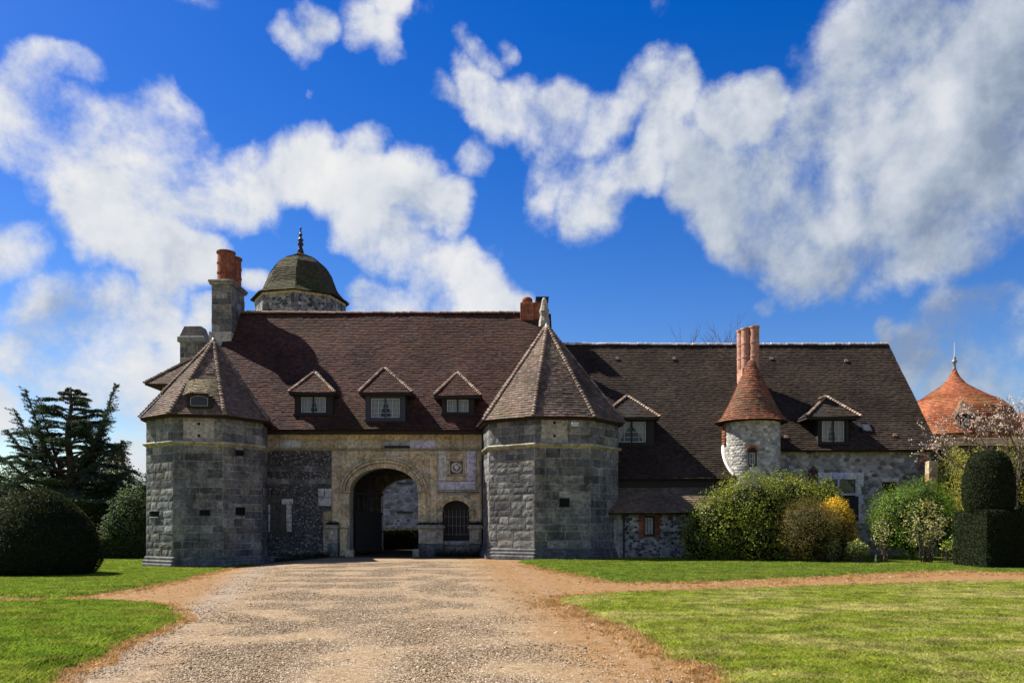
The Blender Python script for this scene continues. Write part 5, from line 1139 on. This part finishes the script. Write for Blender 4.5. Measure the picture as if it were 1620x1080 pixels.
def stems(name, base, tips, r0, parent, mat='bark', kink=.15, n=6):
    mb = MB()
    for t in tips:
        b = Vector(base) + Vector((rnd.gauss(0,.08), rnd.gauss(0,.08), 0)); t = Vector(t); pts = []
        for i in range(6):
            q = i/5; p = b.lerp(t, q) + Vector((rnd.gauss(0,1), rnd.gauss(0,1), 0))*kink*math.sin(q*math.pi)*.5; pts.append(p)
        mb.tube(pts, [r0*(1-.85*i/5) for i in range(6)], n)
    return mb.build(name, M[mat], parent, smooth=True)
def bush(name, label, cat, lobes, n, size, pal, zmin=0.02, aspect=.5, inner=.5, core=.62, nst=7, mat='leaf', group=None, flecks=None, updir=.5):
    lo = np.array(lobes, float); c = lo[:,:3].mean(0); zb = float(gz(c[0], c[1])); t = thing(name, label, cat, (c[0], c[1], zb), group)
    p, d = shell(lobes, n, inner, zb+zmin); col_ = pick(pal, len(p))
    patch = np.array([noise.noise(Vector(v)*.9) for v in p]); col_ *= (1 + .8*patch)[:,None]
    if flecks:
        k = nrg.uniform(0, 1, len(p)) < flecks[0]; col_[k] = pick(flecks[1], k.sum())
    leaf_mesh('crown', p, size, col_, t, mat, aspect, nrm=d + np.array([0, 0, updir]), jit=1.4)
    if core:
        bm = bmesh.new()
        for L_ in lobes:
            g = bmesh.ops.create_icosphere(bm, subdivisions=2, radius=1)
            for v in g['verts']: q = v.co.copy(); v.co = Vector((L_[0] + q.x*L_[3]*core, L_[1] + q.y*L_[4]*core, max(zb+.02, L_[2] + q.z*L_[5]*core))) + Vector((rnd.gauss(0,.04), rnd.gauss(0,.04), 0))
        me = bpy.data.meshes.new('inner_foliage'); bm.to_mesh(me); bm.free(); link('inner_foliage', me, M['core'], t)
    tips = [Vector(p[i]) for i in nrg.integers(0, len(p), nst)]
    stems('stems', (c[0], c[1], zb), tips, .05, t, 'twig'); return t
def topiary(name, label, cat, surf, n, size, pal, loc, corefn):
    """clipped yew: dense short leaves on a shaped surface"""
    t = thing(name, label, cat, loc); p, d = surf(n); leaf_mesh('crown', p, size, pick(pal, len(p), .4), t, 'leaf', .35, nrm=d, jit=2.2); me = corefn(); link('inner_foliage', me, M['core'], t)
    stems('trunk', loc, [Vector(loc) + Vector((0, 0, .6))], .12, t); return t
YEW = [(.014,.022,.007),(.020,.030,.009),(.027,.036,.011),(.012,.018,.007)]

# clipped yew dome at the left edge
yx, yy = ground_pt(66, 913); yy += .9; yx = xx(64, yy); yz = float(gz(yx, yy)); k = yy/F; YR, YH = 86*k, zz(771, yy) - yz
def yew_r(h): return YR*np.interp(h, [0, .06, .18, .35, .55, .72, .85, .94, 1.0], [.80, .92, 1.0, .985, .87, .69, .49, .30, .04])
def yew_surf(n):
    h = nrg.uniform(0.02, 1, n)**.9; a = nrg.uniform(0, 6.283, n); b = np.array([noise.noise(Vector((math.cos(q)*2, math.sin(q)*2, w*4))) for q, w in zip(a, h)])*.035
    r = yew_r(h)*(1 + b + nrg.normal(0, .012, n)); d = np.stack([np.cos(a), np.sin(a), h*1.1], -1); return np.stack([yx + r*np.cos(a), yy + r*np.sin(a), yz + h*YH], -1), unit(d)
def rev_core(cx, cy, z0, H, rf, name='core', sc=.955):
    mb = MB(); mb.lathe(cx, cy, [(max(.02, float(rf(h))*sc), z0 + h*H*.985) for h in np.linspace(0, 1, 16)], 28); me = bpy.data.meshes.new(name); me.from_pydata(mb.v, [], mb.f); me.update(); return me
topiary('yew_dome', 'big dark clipped yew dome on the left lawn', 'topiary', yew_surf, 26000, .085, YEW, (yx, yy, yz), lambda: rev_core(yx, yy, yz, YH, yew_r))
# clipped hedge block with a drum of yew on top, right edge
hx, hy = ground_pt(1558, 901); hy0 = hy; hx0, hx1, hdep = xx(1560, hy0), xx(1700, hy0), 2.0; hz1 = zz(807, hy0)
def box_surf(x0, x1, y0, y1, z0, z1, wob=.05):
    def f(n):
        A = [(x1-x0)*(z1-z0)]*2 + [(y1-y0)*(z1-z0)]*2 + [(x1-x0)*(y1-y0)]; s = nrg.choice(5, n, p=np.array(A)/sum(A)); u, v, w = (nrg.uniform(0, 1, n) for _ in range(3)); P_ = np.zeros((n,3)); D = np.zeros((n,3))
        P_[:,0] = x0 + u*(x1-x0); P_[:,1] = y0 + v*(y1-y0); P_[:,2] = z0 + w*(z1-z0)
        for q, (ax, val, sg) in enumerate(((1,y0,-1),(1,y1,1),(0,x0,-1),(0,x1,1),(2,z1,1))): m_ = s == q; P_[m_,ax] = val; D[m_,ax] = sg
        b = np.array([noise.noise(Vector(p)*1.6) for p in P_])*wob; return P_ + D*(b + nrg.normal(0, .02, n))[:,None], D
    return f
def box_core(x0, x1, y0, y1, z0, z1, e=.05):
    def f():
        mb = MB(); mb.box(x0+e, x1-e, y0+e, y1-e, z0, z1-e); me = bpy.data.meshes.new('core'); me.from_pydata(mb.v, [], mb.f); me.update(); return me
    return f
topiary('clipped_hedge', 'square clipped dark yew hedge at the right edge under the drum', 'hedge', box_surf(hx0, hx1, hy0, hy0+hdep, .02, hz1), 22000, .075, YEW, ((hx0+hx1)/2, hy0+hdep/2, 0), box_core(hx0, hx1, hy0, hy0+hdep, 0, hz1))
dx_, dy_, dk = xx(1564, hy0+.95), hy0+.95, (hy0+.95)/F; DR, DH = 37*dk, zz(714, dy_) - hz1 + .05
def drum_r(h): return DR*np.interp(h, [0, .1, .3, .55, .75, .88, .96, 1], [.88, .97, 1.0, .95, .85, .72, .50, .05])
def drum_surf(n):
    h = nrg.uniform(0, 1, n)**.95; a = nrg.uniform(0, 6.283, n); r = drum_r(h)*(1 + nrg.normal(0, .014, n)); return np.stack([dx_ + r*np.cos(a), dy_ + r*np.sin(a), hz1 + h*DH], -1), unit(np.stack([np.cos(a), np.sin(a), h*.8], -1))
topiary('yew_drum', 'clipped drum of dark yew standing on the hedge', 'topiary', drum_surf, 10000, .075, YEW, (dx_, dy_, hz1), lambda: rev_core(dx_, dy_, hz1, DH, drum_r))

# shrubs before the wing
by = 32.9
def lobe(X, Y, y, rx, ry, rz): return (xx(X, y), y, zz(Y, y), rx*y/F, ry, rz*y/F)
bush('evergreen_shrub', 'large glossy green shrub mass in front of the lean-to', 'shrub', [lobe(1140,835,by,58,1.3,58), lobe(1190,815,by+.2,72,1.5,66), lobe(1250,805,by+.6,62,1.3,58), lobe(1110,855,by-.1,34,1.0,42), lobe(1200,855,by-.4,80,1.2,40), lobe(1300,800,by+1.4,34,.9,45)], 46000, .105,
  [(.135,.165,.018),(.17,.19,.024),(.11,.14,.016),(.19,.185,.03),(.085,.12,.014)], flecks=(.04, [(.26,.26,.13),(.32,.31,.20)]), core=.72)
bush('bronze_shrub', 'rounded brown and golden shrub at the right end of the shrub mass', 'shrub', [lobe(1278,842,31.6,56,1.3,55), lobe(1318,850,31.7,32,1.0,44)], 26000, .075,
  [(.13,.092,.03),(.15,.11,.035),(.10,.082,.024),(.11,.11,.026)], aspect=.3, core=.7, updir=.3)
bush('golden_shrub', 'bright yellow flowering shrub behind the bronze one', 'shrub', [lobe(1322,824,32.0,27,.8,38), lobe(1338,848,31.8,18,.7,32)], 9000, .075, [(.60,.36,.022),(.50,.29,.02),(.66,.44,.05),(.34,.25,.02)], core=.6, aspect=.35)
bush('variegated_shrub', 'low cream and green variegated shrub on the far lawn', 'shrub', [lobe(1356,868,30.6,17,.4,14)], 700, .14, [(.45,.46,.15),(.60,.55,.20),(.26,.34,.06),(.20,.28,.05)], core=0, aspect=.35, nst=9, updir=.9)
bush('variegated_shrub', 'small dark shrub at the foot of the bronze one', 'shrub', [lobe(1316,868,30.8,16,.35,18)], 600, .12, [(.07,.10,.02),(.12,.14,.04),(.20,.20,.09)], core=0, aspect=.35)
gy = 32.6
bush('green_shrub', 'loose bright green shrub between the pale tree and the wing', 'shrub', [lobe(1425,818,gy+.6,50,1.2,50), lobe(1465,805,gy+1.0,44,1.1,50), lobe(1400,840,gy+.3,26,.8,36), lobe(1485,835,gy+.5,34,1.0,46), lobe(1440,850,gy,40,.9,34)], 30000, .085, [(.10,.18,.018),(.13,.22,.022),(.085,.15,.016),(.16,.22,.028)], aspect=.32, core=.66)
def small_tree(name, label, X, Yb, Ytop, y, rx, rz, n, size, pal, trunk_h, cat='tree'):
    x = xx(X, y); z0 = float(gz(x, y)); t = thing(name, label, cat, (x, y, z0)); zc = zz((Ytop + Yb)/2 - (Yb-Ytop)*.1, y)
    p, d = shell([(x, y, zc, rx*y/F, rx*y/F, rz*y/F)], n, .3, z0); cl = p[nrg.integers(0, len(p), max(12, n//12))]
    q = cl[nrg.integers(0, len(cl), n)] + nrg.normal(0, .09, (n, 3)); leaf_mesh('crown', q, size, pick(pal, n), t, 'leaf', .42, nrm=np.tile([0, -.3, .8], (n, 1)), jit=1.6)
    stems('trunk', (x, y, z0), [Vector(v) for v in cl[:14]] + [Vector((x, y, zc))], .016 + .012*min(1, n/600), t, 'bark', .12); return t
small_tree('young_tree', 'young tree with pale bronze tipped leaves on the far lawn', 1464, 884, 790, 30.4, 30, 38, 900, .11, [(.20,.20,.07),(.28,.27,.12),(.14,.17,.04),(.30,.22,.09),(.42,.42,.28)], 1.0)
small_tree('bare_sapling', 'thin pale stemmed sapling left of the pale leaved tree', 1397, 884, 815, 30.6, 17, 30, 260, .10, [(.22,.24,.06),(.30,.28,.10),(.36,.34,.20)], .8)
small_tree('seedling', 'tiny seedling with yellow green leaves beside the hedge', 1496, 878, 853, 31.0, 8, 8, 70, .10, [(.32,.36,.05),(.26,.34,.06)], .3, 'plant')
small_tree('seedling', 'small plant with white tipped leaves nearest the hedge', 1513, 884, 849, 30.2, 11, 16, 150, .11, [(.22,.32,.05),(.45,.50,.30),(.30,.38,.10)], .3, 'plant')
sk_ = thing('garden_stake', 'short pale wooden stake in the lawn by the sapling', 'stake', (xx(1385,30.3), 30.3, 0)); mb = MB(); mb.tube([(xx(1385,30.3), 30.3, -.05), (xx(1385.6,30.3), 30.3, .34)], [.03, .026], 6); mb.build('post', M['lime'], sk_); mb = MB(); mb.lathe(xx(1385.6,30.3), 30.3, [(.028,.34),(.01,.37)], 6); mb.build('tip', M['lime'], sk_)
for X, Y, y, lb in ((1286, 752, 36.9, 'dark red leafed climber on the wing wall by the large window'), (1463, 742, 37.4, 'dark red leafed climber at the wing corner')):
    bush('red_climber', lb, 'climber', [lobe(X, Y, y, 8, .25, 14)] if X < 1300 else [lobe(X, Y, y, 14, .3, 26)], 500, .09, [(.20,.03,.025),(.15,.03,.02),(.10,.05,.025)], core=0)
# olive green growth along the garden wall behind the topiary
for i, (X, Y, y, rx, rz, pal) in enumerate(((1508,768,36.6,28,56,0),(1545,765,34.0,40,58,1),(1606,758,34.2,48,62,1),(1672,762,34.0,40,60,0),(1494,728,38.8,22,30,1))):
    bush('wall_shrub', ['olive shrub behind the pier at the wing corner', 'tall loose olive shrub behind the yew drum', 'tall loose olive shrub at the right edge behind the hedge', 'shrub beyond the right edge behind the hedge', 'ragged olive shrub reaching the wing eave'][i], 'shrub', [lobe(X, Y, y, rx, 1.3, rz), lobe(X+8, Y+50, y, rx, 1.3, rz)], 9000, .105, [[(.17,.165,.034),(.20,.185,.042),(.12,.135,.028)], [(.23,.215,.048),(.28,.25,.058),(.17,.175,.038)]][pal], core=.55, aspect=.3, inner=.3)

# cedar at the left
def cedar():
    cy = 47.0; cx = xx(110, cy); z0 = float(gz(cx, cy)); t = thing('cedar_tree', 'large blue green cedar with upswept limbs left of the tower', 'tree', (cx, cy, z0)); k = cy/F
    top = Vector((cx+.05, cy, zz(612, cy))); mb = MB(); tp = [Vector((cx + .15*math.sin(i*1.7), cy, z0 - .2 + (top.z-z0+.2)*i/9)) for i in range(10)]; mb.tube(tp, [.42*(1-i/9.6)+.02 for i in range(10)], 9)
    limbs = []
    def limb(h, az, Ln, rise, droop):
        b = Vector((cx, cy, z0 + h)); d = Vector((math.cos(az), math.sin(az), 0)); pts = []
        for i in range(10):
            q = i/9; pts.append(b + d*Ln*q + Vector((0, 0, Ln*(rise*q - droop*q*q))) + Vector((rnd.gauss(0,.05), rnd.gauss(0,.05), rnd.gauss(0,.04)))*q)
        mb.tube(pts, [max(.012, .15*(Ln/5)*(1-q/9.3)) for q in range(10)], 6); limbs.append((pts, Ln))
    # the limbs one can tell apart in the picture: a tall leader, a strong right limb, a left limb
    def limb_to(h, X, Y, dy, sag):
        e = P(X, Y, cy+dy); b = Vector((cx, cy, z0+h)); pts = [b.lerp(e, i/9) + Vector((0, 0, -sag*math.sin(math.pi*i/9))) for i in range(10)]; mb.tube(pts, [max(.015, .16*(1-i/9.4)) for i in range(10)], 6); limbs.append((pts, (e-b).length))
    for a in ((3.6,183,608,.5,.5),(3.4,40,616,-.4,.4),(4.0,175,640,-1,.2),(3.4,22,648,.6,.3),(3.2,12,680,-.8,.2),(3.0,195,698,-.5,-.5),(3.2,168,662,1.0,.2),(2.4,-25,705,.5,-.2),(2.0,-15,745,-.6,-.3),(2.2,205,745,-.8,-.5),(1.8,215,800,-.4,-.6),(1.6,-10,790,.3,-.3),(3.8,60,630,1.2,.3),(2.5,30,725,-1.5,-.3),(2.6,150,735,-1.8,-.4)): limb_to(*a)
    H = top.z - z0
    for i in range(70):
        q = (i+.5)/70; h = H*(.16 + .83*q); L_ = (4.7*(1-q)**.62 + .35)*rnd.uniform(.72, 1.08); limb(h, i*2.399 + rnd.uniform(-.7,.7), L_, rnd.uniform(.10,.62) + .15*q, rnd.uniform(.2,.5))
    mb.build('trunk', M['bark'], t, smooth=True)
    P_ = []; U_ = []
    for pts, Ln in limbs:
        nt_ = int(26 + Ln*17)
        for j in range(nt_):
            q = .22 + .78*((j+rnd.random())/nt_); f = q*9; i = min(8, int(f)); b = pts[i].lerp(pts[i+1], f-i); d = (pts[i+1]-pts[i]).normalized(); s = d.cross(Vector((0,0,1))).normalized()*rnd.choice((-1, 1)); tl = (.50 + .95*(1-q))*min(1, Ln/2.6)*rnd.uniform(.5, 1.25)
            dirn = (Vector((d.x, d.y, d.z*.35))*.8 + s*rnd.uniform(.1, 1.2) + Vector((0,0,rnd.uniform(-.12,.16)))).normalized(); m = int(6 + tl*24)
            for w in range(m):
                v = (w+rnd.random())/m; P_.append(b + dirn*tl*v + Vector((rnd.gauss(0,.035), rnd.gauss(0,.035), rnd.gauss(0,.02) - .10*v*v))); U_.append(dirn*.8 + Vector((rnd.gauss(0,.5), rnd.gauss(0,.5), rnd.uniform(-.1,.6))))
    P_ = np.array([tuple(v) for v in P_]); U_ = np.array([tuple(v) for v in U_]); n = len(P_)
    leaf_mesh('crown', P_, .155, pick([(.030,.052,.038),(.040,.066,.046),(.024,.042,.030),(.052,.078,.050)], n, .3), t, 'needle', .28, nrm=np.tile([0, 0, .8], (n, 1)), jit=1.6, along=U_)
cedar()
def conifer(label, X, Ytop, y, w, pal, n=9000, name='conifer', sz=.22):
    x = xx(X, y); z0 = float(gz(x, y)); H = zz(Ytop, y) - z0; t = thing(name, label, 'tree', (x, y, z0)); h = nrg.uniform(.05, 1, n); a = nrg.uniform(0, 6.283, n); r = w*y/F*(1-h)**.75*nrg.uniform(.35, 1, n)**.5*(1 + .25*np.sin(a*5 + h*23)); p = np.stack([x + r*np.cos(a), y + r*np.sin(a), z0 + h*H], -1)
    leaf_mesh('crown', p, sz, pick(pal, n, .35), t, 'needle', .35, nrm=np.stack([np.cos(a), np.sin(a), .6 + 0*a], -1), jit=1.4); mb = MB(); mb.tube([(x, y, z0-.1), (x, y, z0+H*.95)], [.25, .03], 8); mb.build('trunk', M['bark'], t); return t
conifer('brownish conifer just behind the cedar, nearest the tower', 186, 702, 62, 62, [(.085,.058,.022),(.07,.052,.02),(.10,.07,.028)])
DARK = [(.022,.034,.014),(.03,.045,.018),(.018,.028,.012),(.04,.055,.02)]
for lb, lobes, n, pal in (('dark spreading tree under the cedar', [lobe(120,800,52,70,2.5,60), lobe(60,820,53,60,2.5,55), lobe(170,790,52,45,2.0,60)], 22000, DARK), ('broad dark evergreen against the left tower', [lobe(210,815,43,34,1.6,42), lobe(196,835,42.5,30,1.4,30), lobe(236,800,45,30,1.5,50)], 14000, [(.028,.050,.022),(.04,.066,.028),(.055,.085,.04)]), ('dark tree at the left edge behind the yew dome', [lobe(5,800,56,60,2.5,55), lobe(-40,780,56,60,2.5,60), lobe(30,840,54,50,2,40)], 15000, DARK)):
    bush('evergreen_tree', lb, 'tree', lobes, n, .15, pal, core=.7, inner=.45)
hy2 = 41.5; a0, a1 = xx(120, hy2), xx(240, hy2); zg = float(gz(a0, hy2)); hd = topiary('low_hedge', 'low dark hedge at the back of the left lawn', 'hedge', box_surf(a0, a1, hy2, hy2+1, zg+.02, zg+1.15, .12), 8000, .11, [(.03,.045,.014),(.04,.06,.018),(.05,.075,.02)], ((a0+a1)/2, hy2+.5, zg), box_core(a0, a1, hy2, hy2+1, zg, zg+1.15, .08))
topiary('courtyard_hedge', 'dark clipped hedge in the courtyard behind the arch', 'hedge', box_surf(-12, -2.6, 48.12, 49.6, .02, 1.25, .08), 7000, .10, YEW, (-7.3, 48.9, 0), box_core(-12, -2.6, 48.12, 49.6, 0, 1.25, .08))
# bare trees over the wing and the blossom tree at the right edge
def bare_tree(name, label, base, H, spread, depth, mat, tips=None, r0=.16, lean=(0,0)):
    t = thing(name, label, 'tree', base); mb = MB(); ends = []
    def grow(p, d, L_, r, lv):
        q = p + d*L_; mid = p.lerp(q, .5) + Vector((rnd.gauss(0,.04), rnd.gauss(0,.04), 0))*L_; mb.tube([p, mid, q], [r, r*.82, r*.64], 5 if lv > 1 else 7, cap=False); ends.append((q, lv))
        if lv < depth:
            for _ in range(rnd.choice((2, 3, 3))):
                nd = (d + Vector((rnd.gauss(0,1), rnd.gauss(0,1), rnd.gauss(.15,.6)))*spread).normalized(); grow(p.lerp(q, rnd.uniform(.55, 1)), nd, L_*rnd.uniform(.6, .82), r*.58, lv+1)
    grow(Vector(base) + Vector((0,0,-.1)), Vector((lean[0], lean[1], 1)).normalized(), H*.34, r0, 0); mb.build('trunk', M[mat], t); return t, ends
for i, (X, Yt) in enumerate(((1090, 533), (1113, 524), (1140, 528))):
    rnd.seed(40+i); y = 92.0 + i*3; H = zz(Yt, y); bare_tree('bare_tree', ['leafless treetop over the wing ridge, left of three', 'leafless treetop over the wing ridge, middle of three', 'leafless treetop over the wing ridge, right of three'][i], (xx(X, y), y, 0), H*1.16, .24, 6, 'twig', r0=.3)
rnd.seed(21); bb = (xx(1618, 31), 31.0, 0); t, ends = bare_tree('blossom_tree', 'bare branched tree with pale pink blossom at the right edge', bb, 8.2, .52, 6, 'twig', r0=.10, lean=(-.12, 0))
e_ = np.array([tuple(q) for q, lv in ends if lv >= 3]); e_ = e_[nrg.uniform(0, 1, len(e_)) < .8]; n = len(e_)*4; c_ = np.repeat(e_, 4, 0) + nrg.normal(0, .05, (n, 3)); leaf_mesh('crown', c_, .065, pick([(.55,.42,.42),(.62,.52,.50),(.48,.34,.35)], n, .15), t, 'leaf', .8)
# a few dandelions in the lawns
dp = []
for (X, Y) in ((1433,978),(128,1012),(62,938),(76,936),(160,925),(110,990),(1225,1071),(232,930),(270,915),(40,944),(170,918)): dp.append(ground_pt(X, Y, .07))
for i, (x, y) in enumerate(dp):
    z = float(gz(x, y)) + .05; big = .018; mb = MB(); mb.tube([(x, y, z-.03), (x, y, z+.045)], .003, 5); st = mb.build('dandelion', plain('stalk', (.15,.25,.05)) if i == 0 else bpy.data.materials['stalk'], None)
    lw_ = 'near right' if x > 0 else ('near left' if y < 18.5 else 'far left'); tag(st, 'small yellow dandelion flower in the ' + lw_ + ' lawn', 'flower', 'dandelions in the ' + lw_ + ' lawn'); m2 = MB()
    for q in range(12): a = q*.5236; m2.face([(x, y, z+.045), (x + math.cos(a-.2)*big, y + math.sin(a-.2)*big, z+.055), (x + math.cos(a+.2)*big, y + math.sin(a+.2)*big, z+.055)])
    m2.build('flower_head', plain('dandelion_yellow', (.75,.55,.02)) if i == 0 else bpy.data.materials['dandelion_yellow'], st)

# dark leaves added for the ground shade and dirt at the gatehouse foot
for lb, xa, xb, y, h, n in (('low dark weeds at the foot of the barred door', -3.6, -1.2, 37.35, .30, 2600), ('low dark leaves added for the shade and dirt along the foot of the flint wall', -11.2, -8.6, 37.55, .26, 2400)):
    t = thing('shade_leaves', lb, 'plants', ((xa+xb)/2, y, 0)); p = np.stack([nrg.uniform(xa, xb, n), y + nrg.normal(0, .13, n), np.abs(nrg.normal(0, h*.5, n)) + .01], -1); p[:,2] += gz(p[:,0], p[:,1])
    leaf_mesh('crown', p, .075, pick([(.022,.030,.012),(.035,.045,.016),(.05,.045,.02)], n, .3), t, 'leaf', .35, nrm=np.tile([0, -.4, .7], (n, 1)), jit=1.6); stems('stems', ((xa+xb)/2, y, float(gz((xa+xb)/2, y))), [Vector(v) for v in p[:6]], .008, t, 'twig')
